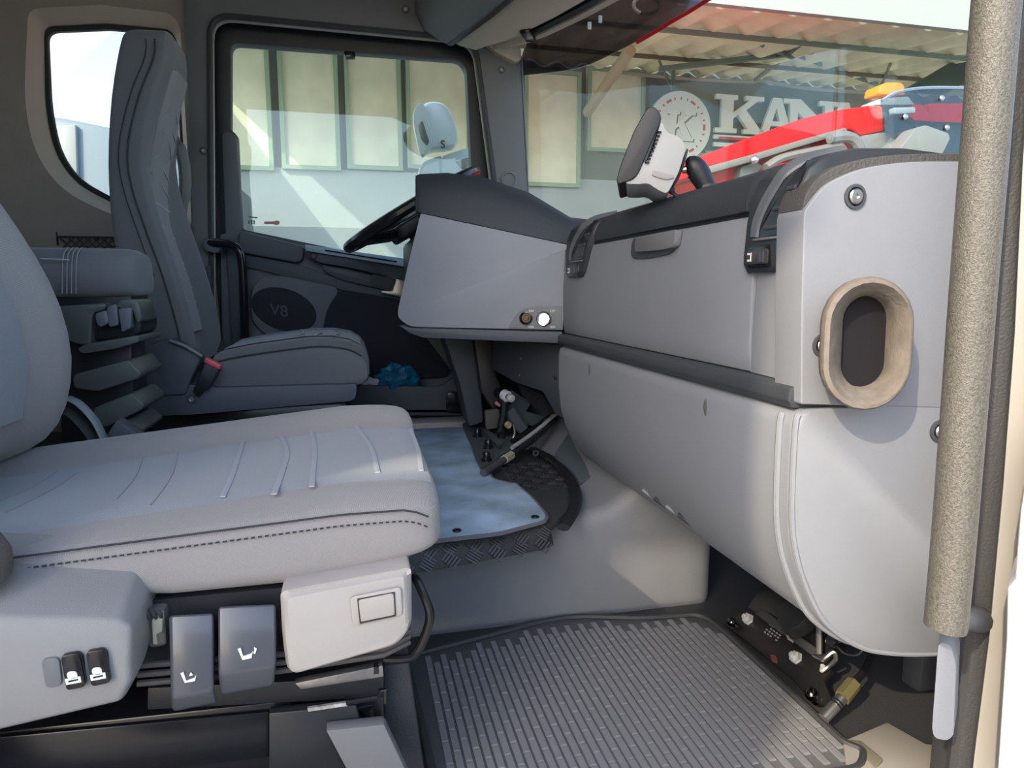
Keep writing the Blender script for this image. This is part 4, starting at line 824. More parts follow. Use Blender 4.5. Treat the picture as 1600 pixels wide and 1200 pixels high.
b = B(); tube(b, [pq(1280, 968, .05), pq(1280, 1022, .03)], .0055, 10); obj('push_rod', b, mat('rod_grey', (.25, .24, .24), .35, .8), fl_)
b = B(); tube(b, [pq(1280, 945, .055), pq(1280, 968, .05)], .0018, 6); obj('inner_cable', b, M_STEEL, fl_)
b = B(); tube(b, spath([pq(1272, 1025, .025), pq(1285, 1030, .03), pq(1302, 1018, .03), pq(1306, 1030, .02), pq(1296, 1040, .015), pq(1286, 1048, .015)], 4), .004, 8); obj('clevis_hook', b, M_STEEL, fl_)
p = pq(1305, 1005, .03); obj('cable_clamp', lathe(B(), p-PLN*.02, PLN, [(0, .008), (.02, .008), (.022, .011), (.032, .011), (.034, .008), (.034, 0)], 12), M_GLOSS, fl_)
for e in ([(1308, 1004), (1325, 1002), (1340, 1010), (1352, 1000)], [(1308, 1010), (1322, 1022), (1342, 1022), (1356, 1000)]):
    b = B(); tube(b, spath([pq(x, y, .035) for x, y in e], 4), .0015, 6); obj('thin_wire', b, M_RUB, fl_)
p = pq(1284, 1048, .012); b = B(); tube(b, [p, p+V((-.002, -.004, .012))], .004, 8); obj('bolt', b, M_ZINC, fl_)
b = B(); tube(b, [pq(1262, 945, .05), pq(1268, 950, .052)], .006, 8); obj('red_cap', b, mat('red_plastic', (.7, .02, .05), .4), fl_)
b = B(); tube(b, [pq(1268, 952, .052), pq(1272, 958, .05)], .005, 8); obj('cap_ferrule', b, M_ZINC, fl_)
rd = [PX(1287, 1122, .715), PX(1318, 1088, .755), PX(1334, 1068, .785)]
b = B(); tube(b, [rd[0], rd[0].lerp(rd[1], .95)], .0095, 12); obj('cable_sleeve', b, mat('sleeve_steel', (.30, .30, .29), .3, .9), fl_)
for f in (.62, .72):
    b = B(); q = rd[0].lerp(rd[1], f); dd = (rd[1]-rd[0]).normalized(); tube(b, [q-dd*.0015, q+dd*.0015], .0105, 12); obj('sleeve_ring', b, M_GLOSS, fl_)
b = B(); tube(b, [rd[0].lerp(rd[1], .93), rd[2]], .0125, 6); obj('hex_nut', b, mat('brass_nut', (.50, .44, .20), .35, .8), fl_)
b = B(); tube(b, spath([rd[2], PX(1352, 1045, .84), PX(1366, 1010, .90), PX(1368, 985, .92)], 5), .0065, 8); obj('control_cable', b, M_BLACK, fl_)
for x0 in (0,):
    b = B(); dx_ = PLN
    xd = (pq(1262, 1010)-pq(1185, 958)).normalized(); yd = PLN.cross(xd)
    for r in range(4):
        for c in range(5): 
            if (r*5+c) % 7 != 3: box(b, pq(1208, 988, .0006)+xd*(c-2)*.011*.8+yd*(r-1.5)*.006, (.005, .003, .0006), Matrix((xd, yd, PLN)).transposed())
    obj('stamped_marks', b, mat('stamp_grey', (.25, .25, .25), .6), fl_, kind='stuff')
b = B(); prism(b, rounded([pq(*q, .0005) for q in [(1204, 1022), (1214, 1026), (1216, 1038), (1206, 1034)]], .004, 2), PLN*.0006); obj('rust_patch', b, mat('rust', (.10, .035, .02), .8), fl_)
# ducts on the front bulkhead, right end of footwell
b = B(); prism(b, [PX(x, y, .97) for x, y in [(1410, 1010), (1445, 1018), (1436, 1085), (1404, 1082)]], (.06, 0, 0)); tag(obj('floor_duct', b, M_TRIM, bevel=.008), 'short black air duct at the back of the passenger footwell', 'duct')
# ================================================================== DISPLAY ON THE DASH
tb = thing('display_terminal', 'grey display terminal with black bezel on an arm above the dashboard', 'screen', PY(1100, 305, 1.0))
T0 = PY(1100, 305, 1.0); TN = V((.40, .917, 0)).normalized()
def PT(x, y, d): return PP(x, y, T0+TN*d, TN)
def LT(pts, d): return [PT(x, y, d) for x, y in pts]
y0, y1 = 0.0, .17
b = B(); prism(b, rounded(LT([(1012, 167), (1022, 166), (1034, 178), (1030, 196), (998, 270), (990, 280), (966, 288), (963, 282), (968, 262), (990, 205)], y0-.004), .008, 3), TN*(y1-y0+.008)); obj('bezel', b, M_BLACK, tb, bevel=.006, seg=3)
b = B(); prism(b, rounded(LT([(1006, 180), (1010, 182), (975, 270), (970, 272)], y0+.01), .002, 2), TN*(y1-y0-.02)); obj('screen', b, mat('screen_glass', (.12, .12, .13), .12), tb)
b = B(); prism(b, LT([(1030, 178), (1034, 184), (1012, 250), (1002, 256), (996, 250)], y0-.002), TN*(y1-y0+.004)); obj('bezel_side', b, mat('bezel_slate', (.06, .065, .08), .5), tb, bevel=.002)
M_HG = mat('housing_light_grey', (.40, .40, .39), .5)
b = B(); prism(b, rounded(LT([(1033, 188), (1042, 206), (1048, 209), (1062, 214), (1071, 226), (1068, 246), (1060, 270), (1049, 291), (1042, 303), (1030, 298), (1012, 286), (998, 288), (976, 287), (996, 250), (1010, 254), (1020, 235)], y0), .006, 3), TN*(y1-y0)); hs = obj('housing', b, M_HG, tb, bevel=.006, seg=3)
b = B(); prism(b, rounded(LT([(1020, 266), (1052, 274), (1054, 278), (1040, 281), (1018, 274)], y0-.003), .004, 3), TN*.006); obj('housing_step', b, mat('housing_mid_grey', (.30, .295, .285), .5), tb, bevel=.002)
b = B()
for i in range(9): t = i/8; p = PT(1030-19*t, 207+47*t, y0-.002); box(b, p, (.005, .006, .0025))
obj('vent_slots', b, M_GLOSS, hs, kind='stuff')
b = B(); prism(b, LT([(1073, 231), (1076, 234), (1068, 262), (1052, 290), (1050, 287), (1064, 262)], y0+.02), TN*.10); obj('mount_plate', b, M_BLACK, tb, bevel=.001)
b = B(); tube(b, [PT(1066, 266, y0+.05), PT(1076, 264, y0+.05)], .006, 10); obj('mount_bolt', b, M_STEEL, tb)
b = B(); pp = [PT(1072, 262, y0+.05), PT(1085, 262, y0+.05), PT(1098, 280, y0+.05), PT(1106, 298, y0+.05)]
tube(b, spath(pp, 4), [.010, .014, .017, .018, .0185, .0185, .018, .0175, .017, .016, .016, .015, .015], 14); obj('mount_arm', b, M_BLACK, tb)
b = B(); prism(b, rounded(LT([(1095, 288), (1110, 284), (1118, 290), (1131, 288), (1131, 298), (1116, 306), (1094, 308), (1096, 298)], y0+.03), .004, 2), TN*.03); obj('clamp_knob', b, M_BLACK, tb, bevel=.003)
b = B(); lathe(b, PT(1100, 309, y0+.05)-Z3*.012, Z3, [(0, .03), (.008, .03), (.012, .02), (.022, .016)], 16); obj('mount_base', b, M_BLACK, tb)
b = B(); tube(b, spath([PT(1046, 292, y0+.05), PT(1052, 302, y0+.05), PT(1062, 309, y0+.05), PT(1075, 312, y0+.05)], 4), [.006]*4+[.0035]*9, 8); obj('power_cable', b, M_RUB, tb)
# ================================================================== DOOR APERTURE AT THE RIGHT
hd = thing('grab_handle', 'speckled grey vertical grab handle at the passenger door opening', 'handle', PY(1480, 1000, .465))
p = [PY(x, y, .465) for x, y in ((1600, -480), (1586, -300), (1572, -120), (1557, 0), (1541, 200), (1523, 420), (1506, 640), (1490, 840), (1479, 960), (1476, 985))]
pp = spath(p, 5); rr = [.0172]*(len(pp)-3)+[.0168, .0150, .012]
b = B(); tube(b, pp, rr, 20); obj('bar', b, M_HANDLE, hd)
b = B(); tube(b, [PY(1486, 962, .475), PY(1512, 966, .52), PY(1530, 968, .60)], [.011, .012, .016], 12); obj('standoff', b, M_TRIM, hd)
b = B(); q_ = PY(1598, -450, .465); tube(b, [q_, q_+V((.08, .08, .0)), q_+V((.20, .16, -.0))], [.011, .012, .016], 12); obj('standoff', b, M_TRIM, hd)
b = B(); prism(b, rounded([PY(x, y, .50) for x, y in [(1466, 1004), (1486, 1008), (1494, 1040), (1490, 1150), (1480, 1158), (1460, 1154), (1456, 1140)]], .006, 3), (.042, .035, 0)); tag(obj('bracket_cover', b, M_DASH, bevel=.004, seg=3), 'grey plastic bracket cover below the speckled grab handle', 'bracket')
# side strip beside the end panel
b = B(); prism(b, [PY(x, y, .63) for x, y in [(1560, 255), (1586, 258), (1584, 300), (1556, 930), (1500, 948), (1545, 640)]], (.0, .05, 0)); struct(obj('trim_6', b, M_DASH, bevel=.004))
# door seal, beige frame flange and white outer skin
sl0 = [PY(x, y, .60) for x, y in ((1640, -160), (1606, 60), (1592, 260), (1572, 520), (1554, 760), (1531, 1000), (1508, 1180), (1496, 1300))]
b = B(); q = spath(sl0, 5); tube(b, q, [(.016, .022)]*len(q), 12, sq=(0, 1, 0)); struct(obj('trim_7', b, M_RUB))
b = B(); lo = [PY(x, y, .575) for x, y in ((1646, -160), (1610, 60), (1596, 260), (1584, 520), (1566, 760), (1544, 1000), (1521, 1180), (1508, 1300))]
hi = [p_+V((.09, -.02, 0)) for p_ in lo]
R = [[a, c, c+V((.05, .03, 0)), a+V((.045, .03, 0))] for a, c in zip(lo, hi)]
loft(b, R); struct(obj('trim_8', b, M_BODY, bevel=.004))
b = B(); lo = [PY(x, y, .50) for x, y in ((1700, 400), (1650, 640), (1610, 700), (1594, 800), (1586, 905), (1574, 920), (1572, 1000), (1560, 1180), (1552, 1300))]
R = [[a, a+V((.14, -.05, 0)), a+V((.2, .06, 0)), a+V((.08, .06, 0))] for a in lo]
b = B(); loft(b, R); struct(obj('trim_9', b, M_WHITE, bevel=.004))
b = B(); R = [[V((ws(.66, z).x+dx, .60+dy, z)) for dx, dy in ((-.02, .02), (.03, -.02), (.08, .04), (.02, .08))] for z in (.86, 1.2, 1.6, 1.9)]
loft(b, R); struct(obj('trim_10', b, M_PILLAR, bevel=.006))
# the open passenger door, swung forward out of the frame
pd = struct(thing('door_2', '', '', (.84, .42, -.3))); del pd['label']; del pd['category']
dd_ = V((.16, -1.0, 0)).normalized(); dn_ = V((1.0, .16, 0)).normalized(); o_ = V((.84, .44, 0))
dp = lambda u, z: o_+dd_*u+Z3*z
b = B(); plate(b, [[dp(u, z) for u, z in ((0, -.30), (1.05, -.30), (1.08, .9), (1.0, 1.72), (.10, 1.72), (0, .9))], [dp(u, z) for u, z in ((.12, .95), (.98, .95), (.92, 1.62), (.17, 1.62))]], dn_*.06); obj('door_shell', b, M_DOOR, pd, bevel=.008)
b = B(); prism(b, [dp(u, z)+dn_*.025 for u, z in ((.11, .94), (.99, .94), (.93, 1.63), (.16, 1.63))], dn_*.004); obj('pane', b, G_SIDE, pd)
b = B(); prism(b, rounded([dp(u, z)-dn_*.07 for u, z in ((.15, .80), (.85, .80), (.85, .88), (.15, .88))], .03, 3), dn_*.08); obj('armrest', b, M_TRIM, pd, bevel=.01)
# ================================================================== OVERHEAD CONSOLE
oh = thing('overhead_console', 'beige overhead console above the windscreen with black sunblind slots', 'console', (.6, 1.6, 1.55))
ys_ = [2.48, 2.40, 2.30, 2.12, 1.94, 1.60, 1.20, .70]
zz = [1.560, 1.553, 1.55, 1.55, 1.55, 1.55, 1.55, 1.55]
fx = [.552, .605, .660, .738, .80, .865, .87, .76]
bx = [.375, .392, .418, .470, .505, .54, .54, .48]
R = []
for y, z, f, a in zip(ys_, zz, fx, bx):
    R.append([V((a, y, z+.02)), V((a+.02, y, z+.004)), V((a+(f-a)*.45, y, z-.006)), V((f-.10, y, z-.002)), V((f-.09, y, z+.012)), V((f-.045, y, z+.012)), V((f-.04, y, z-.002)), V((f, y, z+.004)), V((f+.01, y, z+.03)), V((f, y, z+.14)), V((a, y, z+.14))])
b = B(); loft(b, R); obj('shell', b, M_BEIGE2, oh, ang=35)
b = B(); loft(b, [[V((f-.088, y, z+.006)), V((f-.05, y, z+.006)), V((f-.05, y, z+.02)), V((f-.088, y, z+.02))] for y, z, f in list(zip(ys_, zz, fx))[2:]]); obj('blind_slot', b, M_BLACK, oh)
p = [V((f-.07, y, z+.000)) for y, z, f in list(zip(ys_, zz, fx))[2:]]
b = B(); tube(b, spath(p, 3), .010, 8); obj('blind_roller', b, M_BLACK, oh)
b = B(); box(b, p[0]+V((0, -.03, -.004)), (.035, .09, .022), Matrix.Rotation(-.5, 3, 'Z')); obj('blind_clamp', b, M_GLOSS, oh, bevel=.005)
b = B(); tube(b, spath([V((a-.012, y, z+.01)) for y, z, a in list(zip(ys_, zz, bx))], 3), [(.010, .016)]*22, 8, sq=(0, 0, 1)); obj('shelf_slot', b, M_BLACK, oh)
b = B(); loft(b, [[V((a-.13, y, z+.10)), V((a-.10, y, z+.045)), V((a-.04, y, z+.012)), V((a-.02, y, z+.004)), V((a-.02, y, z+.14)), V((a-.13, y, z+.14))] for y, z, a in zip(ys_, zz, bx)]); obj('shelf_front', b, M_PILLAR, oh, ang=50)
b = B(); p = PY(722, 3, 2.4); lathe(b, p, -Z3, [(0, .02), (.01, .02), (.012, .015), (.008, .01)], 16); obj('shelf_knob', b, M_BLACK, oh)
# end cap between console and A pillar
b = B(); prism(b, LY([(690, -60), (800, -60), (812, 40), (816, 92), (806, 98), (775, 82), (752, 60), (700, 20)], 2.47), (0, .05, 0)); struct(obj('trim_11', b, M_BEIGE2, bevel=.01, ang=30))
# ================================================================== OUTSIDE: the truck's own visor and mirrors
vp = spath([V(p) for p in ((.62, 2.58, 1.496), (.639, 2.52, 1.493), (.771, 2.31, 1.464), (.85, 2.16, 1.474), (.902, 2.03, 1.486), (.937, 1.93, 1.498), (.967, 1.80, 1.503), (1.0, 1.4, 1.50), (.95, 1.0, 1.49), (.84, .60, 1.48))], 3)
R = [[p, p+V((.004, 0, 0)), p+V((.05, 0, .14)), p+V((.02, 0, .22)), p+V((.016, 0, .22)), p+V((.046, 0, .14))] for p in vp]
b = B(); loft(b, R); vz = tag(obj('sun_visor', b, G_SMOKE, ang=60), 'smoked translucent sun visor along the top of the windscreen', 'visor')
b = B(); q = [r[0].lerp(r[1], .5)-Z3*.004 for r in R]; tube(b, q[11:24], .006, 8); obj('red_edge', b, M_RED, vz, label='red edging strip of the visor')
for i, (x, y) in enumerate(((921, 40), (938, 30))):
    p = PY(x, y, 2.12); b = B(); box(b, p, (.012, .006, .022)); obj('visor_clip', b, M_PRINT, vz, bevel=.002)
b = B(); tube(b, [PY(1010+math.cos(t)*20, 8+math.sin(t)*14, 2.1) for t in [k*math.tau/20 for k in range(20)]], .006, 8, closed=True); obj('lamp_ring', b, mat('lamp_ring_tan', (.30, .25, .18), .4), vz)
mr = thing('wing_mirror', 'white wing mirror outside the driver door, upper small and lower large glass', 'mirror', PY(690, 300, 2.9))
YM = 2.92
def shell(px, y, dep, name, m_, sc=.8):
    a = rounded(LY(px, y), .05, 4); c = sum(a, V())/len(a)
    b = B(); loft(b, [[c+(p-c)*.9+V((0, -dep*.12, 0)) for p in a], a, [p+V((0, dep*.5, 0)) for p in a], [c+(p-c)*sc+V((0, dep, 0)) for p in a]]); return obj(name, b, m_, mr, ang=60)
shell([(657, 166), (672, 158), (692, 160), (708, 180), (716, 215), (714, 228), (698, 232), (676, 233), (660, 243)], YM, .16, 'upper_housing', M_WHITE)
b = B(); prism(b, rounded(LY([(645, 176), (655, 160), (663, 163), (678, 215), (676, 229), (660, 248), (656, 240), (647, 200)], YM-.03), .02, 3), (0, .03, 0)); uf = obj('upper_rim', b, M_WHITE, mr, bevel=.006)
b = B(); prism(b, rounded(LY([(653, 195), (660, 188), (671, 222), (667, 228), (658, 218)], YM-.036), .01, 3), (0, .008, 0)); obj('upper_glass', b, mat('mirror_glass', (.7, .72, .72), .03, 1), uf)
obj('housing_letter', text_bm('S', .045, PY(692, 226, YM-.022), (1, 0, 0), (0, 0, 1), .0015), M_GLOSS, mr)
b = B(); prism(b, rounded(LY([(690, 244), (732, 230), (748, 240), (770, 262), (742, 270), (712, 278), (694, 300), (690, 320)], YM), .02, 3), (0, .10, 0)); obj('mirror_arm', b, M_WHITE, mr, bevel=.012)
b = B(); prism(b, LY([(712, 252), (730, 246), (744, 250), (738, 262), (722, 264)], YM-.003), (0, .02, 0)); obj('arm_recess', b, M_BODY, mr, bevel=.002)
b = B(); prism(b, rounded(LY([(655, 262), (662, 252), (688, 243), (692, 247), (692, 330), (651, 330)], YM), .02, 3), (0, .05, 0)); lw = obj('lower_housing', b, mat('mirror_rim_grey', (.5, .5, .46), .5), mr, bevel=.008)
b = B(); prism(b, rounded(LY([(660, 264), (666, 258), (686, 251), (688, 326), (656, 326)], YM-.004), .01, 3), (0, .008, 0)); obj('lower_glass', b, M_WHITE, lw)
b = B(); tube(b, [PY(765, 262, 2.97), PY(775, 268, 2.72), PY(780, 272, 2.60)], [(.04, .02)]*3, 8, sq=(0, 0, 1)); obj('arm_bracket', b, M_WHITE, mr)
# ================================================================== OUTSIDE: ground, building, canopy
GZ = -1.25
b = B(); box2(b, (-40, -40, GZ-.1), (40, 40, GZ)); struct(obj('ground', b, mat('concrete_yard', (.42, .40, .36), .9, bump=(8, .3), var=.15, vs=2)))
YB = 8.0
wb = thing('workshop_building', 'grey-blue workshop building with green framed panels behind the truck', 'building', (1.5, YB, GZ))
MW1 = mat('wall_blue_grey', (.38, .43, .45), .85, var=.1, vs=1.5); MW2 = mat('wall_slate', (.20, .205, .195), .85, var=.1, vs=2)
zt = PY(600, 268, YB).z; zs_ = PY(1100, 240, YB).z
b = B(); box2(b, (-1.9, YB, GZ), (14, YB+.3, zt)); obj('lower_wall', b, MW1, wb)
b = B(); box2(b, (-1.9, YB+.02, zt), (14, YB+.3, 7.5)); obj('upper_wall', b, MW2, wb)
MP = mat('panel_grey_green', (.74, .74, .60), .7, var=.12, vs=3); MPF = mat('frame_pale_green', (.30, .40, .30), .6)
def pan(x0, y0, x1, y1):
    a, c = PY(x0, y0, YB), PY(x1, y1, YB)
    z1, z0 = max(a.z, c.z), min(a.z, c.z); X0, X1 = a.x, c.x
    b = B(); box2(b, (X0, YB-.03, z0), (X1, YB+.02, z1)); w = obj('window_panel', b, MP, wb)
    b = B(); o_ = [V((X0, YB-.06, z0)), V((X1, YB-.06, z0)), V((X1, YB-.06, z1)), V((X0, YB-.06, z1))]; k = .045
    i_ = [V((X0+k, YB-.06, z0+k)), V((X1-k, YB-.06, z0+k)), V((X1-k, YB-.06, z1-k)), V((X0+k, YB-.06, z1-k))]
    plate(b, [o_, i_], (0, .05, 0)); obj('panel_frame', b, MPF, w)
for x0, x1 in ((336, 429), (432, 533), (536, 629), (632, 735), (738, 812)): pan(x0, 60, x1, 268)
pan(818, 108, 904, 294); pan(917, 105, 1003, 241)
for x0 in (1010, 1100, 1190, 1280): 
    b = B(); a = PY(x0, 238, YB); box2(b, (a.x, YB-.03, a.z-.02), (a.x+.9, YB+.02, a.z+.02)); obj('wall_rail', b, MPF, wb)
# small tan door-bar shapes seen low through the driver's window
for (x0, y0, x1, y1, c_) in ((478, 345, 640, 352, 'rail'), (515, 325, 610, 334, 'rail')):
    pass
# sign
sg = thing('wall_sign', 'white company sign with round K emblem and raised letters on the slate wall', 'sign', PY(1100, 240, YB-.1))
ca = PY(1063, 197, YB-.12); rad = (PY(1110, 197, YB-.12)-ca).length
def disc(r, y, n=48): return [ca+V((math.cos(t)*r, y, math.sin(t)*r)) for t in [i*math.tau/n for i in range(n)]]
M_SW = mat('sign_white', (.88, .92, .92), .5)
b = B(); prism(b, disc(rad*1.02, 0), (0, .1, 0)); em = obj('emblem_disc', b, M_SW, sg, bevel=.01)
for i in range(24):
    ln = .22 if i % 4 == 0 else .05
    t0_ = i*math.tau/24+(0 if i % 4 == 0 else 0); pts = []
    for s_ in (-1, 1):
        pts.append(t0_+s_*ln*.5)
    b = B(); q = [ca+V((math.cos(t)*r, -.004, math.sin(t)*r)) for t, r in ((pts[0], rad*.76), (pts[0], rad*.83), (t0_, rad*.83), (pts[1], rad*.83), (pts[1], rad*.76), (t0_, rad*.76))]
    prism(b, q, (0, .008, 0)); obj('red_dash', b, mat('sign_red', (.65, .06, .08), .5), em)
KS = [(-.52, .42), (-.02, .42), (-.06, .36), (-.14, .36), (-.20, .06), (.22, .36), (.10, .36), (.10, .42), (.52, .42), (.50, .36), (.38, .36), (-.02, .06), (.30, -.40), (.46, -.42), (.46, -.48), (.06, -.48), (.08, -.42), (-.20, -.02), (-.30, -.42), (-.40, -.48), (-.60, -.42)]
def letter(poly, hole, org, w, h, name, m_, par, dep=.05):
    f = lambda p: org+V((p[0]*w, 0, p[1]*h))
    b = B(); plate(b, [[f(p) for p in poly]]+([[f(p) for p in hole]] if hole else []), (0, dep, 0)); return obj(name, b, m_, par)
K = [(0, 0), (.44, 0), (.44, .12), (.36, .12), (.36, .38), (.46, .48), (.66, .12), (.58, .12), (.58, 0), (1.0, 0), (1.0, .12), (.93, .12), (.62, .62), (.86, .88), (.98, .88), (.98, 1), (.60, 1), (.60, .88), (.68, .88), (.36, .54), (.36, .88), (.44, .88), (.44, 1), (0, 1), (0, .88), (.12, .88), (.12, .12), (0, .12)]
A = [(0, 0), (.36, 0), (.36, .12), (.28, .12), (.32, .26), (.62, .26), (.66, .12), (.58, .12), (.58, 0), (1, 0), (1, .12), (.92, .12), (.60, 1), (.36, 1), (.06, .12), (0, .12)]; AH = [(.36, .38), (.58, .38), (.47, .74)]
N = [(0, 0), (.36, 0), (.36, .12), (.26, .12), (.26, .66), (.74, 0), (.90, 0), (.90, .88), (1, .88), (1, 1), (.64, 1), (.64, .88), (.74, .88), (.74, .42), (.30, 1), (0, 1), (0, .88), (.12, .88), (.12, .12), (0, .12)]
ys2 = YB-.10
kk_ = [(.10+p[0]*.85, p[1]) for p in K]
slp = lambda poly: [(p[0]-.5+(p[1]-.5)*-.0, p[1]-.5) for p in poly]
letter([(p[0]+(p[1])*.10-.0, p[1]) for p in slp(K)], None, ca+V((.01, -.006, -.01)), rad*.98, rad*.86, 'emblem_letter', mat('sign_grey', (.16, .17, .17), .5), em, .012)
letter([(p[0]+(p[1])*.10-.05, p[1]+.03) for p in slp(K)], None, ca+V((.01, -.014, -.01)), rad*.98, rad*.86, 'emblem_letter_face', M_SW, em, .012)
for nm, po, ho, x0, x1 in (('letter_k', K, None, 1117, 1193), ('letter_a', A, AH, 1186, 1240), ('letter_n', N, None, 1222, 1308), ('letter_a', A, AH, 1288, 1346), ('letter_t', [(.36, 0), (.64, 0), (.64, .88), (1, .88), (1, 1), (0, 1), (0, .88), (.36, .88)], None, 1352, 1400)):
    o_ = PY(x0, 206+(x0-1117)*.068, ys2); e_ = PY(x1, 206+(x1-1117)*.068, ys2); hh = PY(x0, 146+(x0-1117)*.068, ys2).z-o_.z
    if nm == 'letter_t': continue
    letter(po, ho, o_, e_.x-o_.x, hh, nm, M_SW, sg)
for k, (ya, yb_) in enumerate(((210, 216), (222, 228))):
    b = B(); p0, p1 = PY(1116, ya, ys2), PY(1116, yb_, ys2); box2(b, (p0.x, ys2, p1.z), (p0.x+2.0, ys2+.04, p0.z)); obj('underline_bar', b, M_SW, sg)
b = B(); p0, p1 = PY(1124, 213, ys2-.01), PY(1124, 217, ys2-.01); box2(b, (p0.x, ys2-.005, p1.z), (p0.x+1.8, ys2+.03, p0.z)); obj('underline_red', b, mat('sign_red', (.65, .06, .08), .5), sg)
# canopy
cn = thing('canopy', 'corrugated lean-to canopy on green trusses above the workshop front', 'roof', (4, 6.6, 2.5))
zw = PY(1180, 124, YB).z; YFa = 5.2; zf = PY(1320, 28, YFa).z
MC = mat('corrugated_cream', (.86, .82, .58), .7, var=.12, vs=4); MG = mat('truss_green', (.16, .22, .19), .6); MDK = mat('purlin_brown', (.16, .13, .09), .8)
cw = 1.0; x_start = -1.9
for s in range(14):
    X0 = x_start+s*cw; b = B(); n = 40; top_, bot_ = [], []
    R = []
    for (y, z) in ((YB, zw), (6.9, zw+(zf-zw)*(YB-6.9)/(YB-YFa)), (YFa, zf)):
        r = [V((X0+cw*i/n, y, z+.035*math.cos(i/n*cw/.1667*math.pi))) for i in range(n+1)]
        R.append(r + [p+V((0, 0, .008)) for p in r[::-1]])
    loft(b, R); obj('roof_sheet', b, MC, cn)
b = B(); box2(b, (-1.9, YFa-.06, zf-.02), (12.1, YFa, zf+.42)); obj('fascia', b, mat('fascia_pale', (.36, .39, .38), .6), cn)
for y in (7.0, 5.9):
    z = zw+(zf-zw)*(YB-y)/(YB-YFa)-.055; b = B(); box2(b, (-1.9, y-.015, z-.015), (12.1, y+.015, z+.025)); obj('purlin', b, MG if y < 7 else MDK, cn)
def beam(pa, pb, ya, yb_, w=.035, m_=MG, nm='truss_bar'):
    b = B(); tube(b, [PY(*pa, ya), PY(*pb, yb_)], [(w, w)]*2, 4); obj(nm, b, m_, cn, flat=True)
beam((1080, 18), (1228, 84), 6.0, 6.6); beam((1228, 84), (1330, 25), 6.6, 5.6); beam((1030, 108), (1250, 82), 7.0, 6.6); beam((1250, 82), (1540, 50), 6.6, 6.0)
beam((1180, 125), (1235, 82), 7.6, 6.6, .025); beam((1235, 82), (1370, 132), 6.6, 7.6, .025); beam((1375, 138), (1391, 100), 7.4, 6.6, .02, MDK); beam((1052, 72), (1052, 135), 7.4, 7.4, .02); beam((1030, 95), (1050, 140), 7.3, 7.5, .015)
b = B(); prism(b, [PY(x, y, 6.55) for x, y in ((1206, 78), (1240, 72), (1262, 82), (1240, 92))], (0, .03, 0)); obj('gusset', b, MG, cn)
b = B(); prism(b, [PY(x, y, 6.2) for x, y in ((1415, 140), (1545, 65), (1600, 40), (1600, 75), (1480, 145))], (0, .08, 0)); obj('rafter', b, mat('rafter_green', (.035, .06, .05), .6), cn)
b = B(); tube(b, spath([PY(x, y, 7.85) for x, y in ((960, 112), (1060, 122), (1170, 128), (1190, 126), (1260, 138), (1376, 146))], 4), .022, 6); tag(obj('wall_cable', b, mat('cable_grey', (.35, .34, .30), .6)), 'pale cable sagging along the wall above the sign letters', 'cable')
b = B(); tube(b, [PY(917, 176, 7.97), PY(985, 78, 6.6)], .06, 12); obj('brace_pipe', b, mat('pipe_tan', (.48, .40, .27), .5), cn, label='tan diagonal brace pipe')
# ================================================================== red truck ahead
rt = thing('red_truck', 'red truck cab front with amber beacon and smoked roof visor in front of the windscreen', 'truck', PY(1300, 420, 4.6))
YR = 4.4
b = B(); prism(b, rounded(LY([(1101, 268), (1106, 248), (1122, 234), (1160, 219), (1250, 186), (1310, 171), (1364, 164), (1380, 166), (1382, 205), (1346, 212), (1330, 202), (1250, 226), (1180, 248), (1112, 270)], YR), [.05, .06, .06, .1, .1, .1, .05, .02, .02, .02, .02, .05, .05, .05], 4), (0, 1.3, 0)); obj('roof_fairing', b, M_RED, rt, bevel=.05, seg=4, ang=40)
b = B(); prism(b, rounded(LY([(1100, 262), (1180, 240), (1250, 219), (1322, 199), (1326, 207), (1250, 229), (1180, 251), (1102, 273)], YR-.03), .01, 2), (0, .1, 0)); obj('trim_band', b, mat('trim_warm_grey', (.17, .16, .14), .5), rt, bevel=.01)
b = B(); prism(b, rounded(LY([(1106, 272), (1180, 250), (1250, 230), (1326, 208), (1360, 208)], YR+.12)+[V((PY(1360, 300, YR+.12).x, YR+.12, GZ+.55)), V((PY(1128, 300, YR+.12).x, YR+.12, GZ+.55))]+LY([(1128, 320), (1126, 290)], YR+.12), .03, 2), (0, 1.1, 0)); obj('cab_side', b, M_RED, rt, bevel=.02)
b = B(); prism(b, rounded(LY([(1158, 260), (1182, 252), (1196, 262), (1190, 300), (1152, 300)], YR+.05), .02, 2), (0, .15, 0)); obj('step_box', b, mat('box_grey_green', (.26, .28, .24), .6), rt, bevel=.01)
b = B(); prism(b, rounded(LY([(1200, 262), (1216, 255), (1256, 252), (1262, 262), (1262, 300), (1200, 300)], YR-.08), .03, 3), (0, .2, 0)); obj('mirror_cover', b, M_RED, rt, bevel=.03)
b = B(); tube(b, spath([PY(x, y, YR-.05) for x, y in ((1196, 262), (1220, 248), (1262, 238), (1312, 228))], 4), [(.03, .045)]*13, 8, sq=(0, 0, 1)); obj('mirror_arm', b, mat('trim_warm_grey', (.17, .16, .14), .5), rt)
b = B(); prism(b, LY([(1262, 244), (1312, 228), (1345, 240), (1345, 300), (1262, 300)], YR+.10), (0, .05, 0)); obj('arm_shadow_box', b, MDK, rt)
b = B(); tube(b, spath([PY(x, y, YR-.08) for x, y in ((1296, 216), (1325, 214), (1340, 226), (1346, 250), (1347, 300))], 4), .04, 8); obj('visor_strut', b, mat('strut_grey', (.16, .16, .16), .5), rt)
b = B(); prism(b, rounded(LY([(1346, 212), (1382, 206), (1420, 220), (1408, 240), (1352, 242)], YR-.04), .02, 2), (0, .12, 0)); obj('corner_panel', b, mat('strut_grey', (.16, .16, .16), .5), rt, bevel=.02)
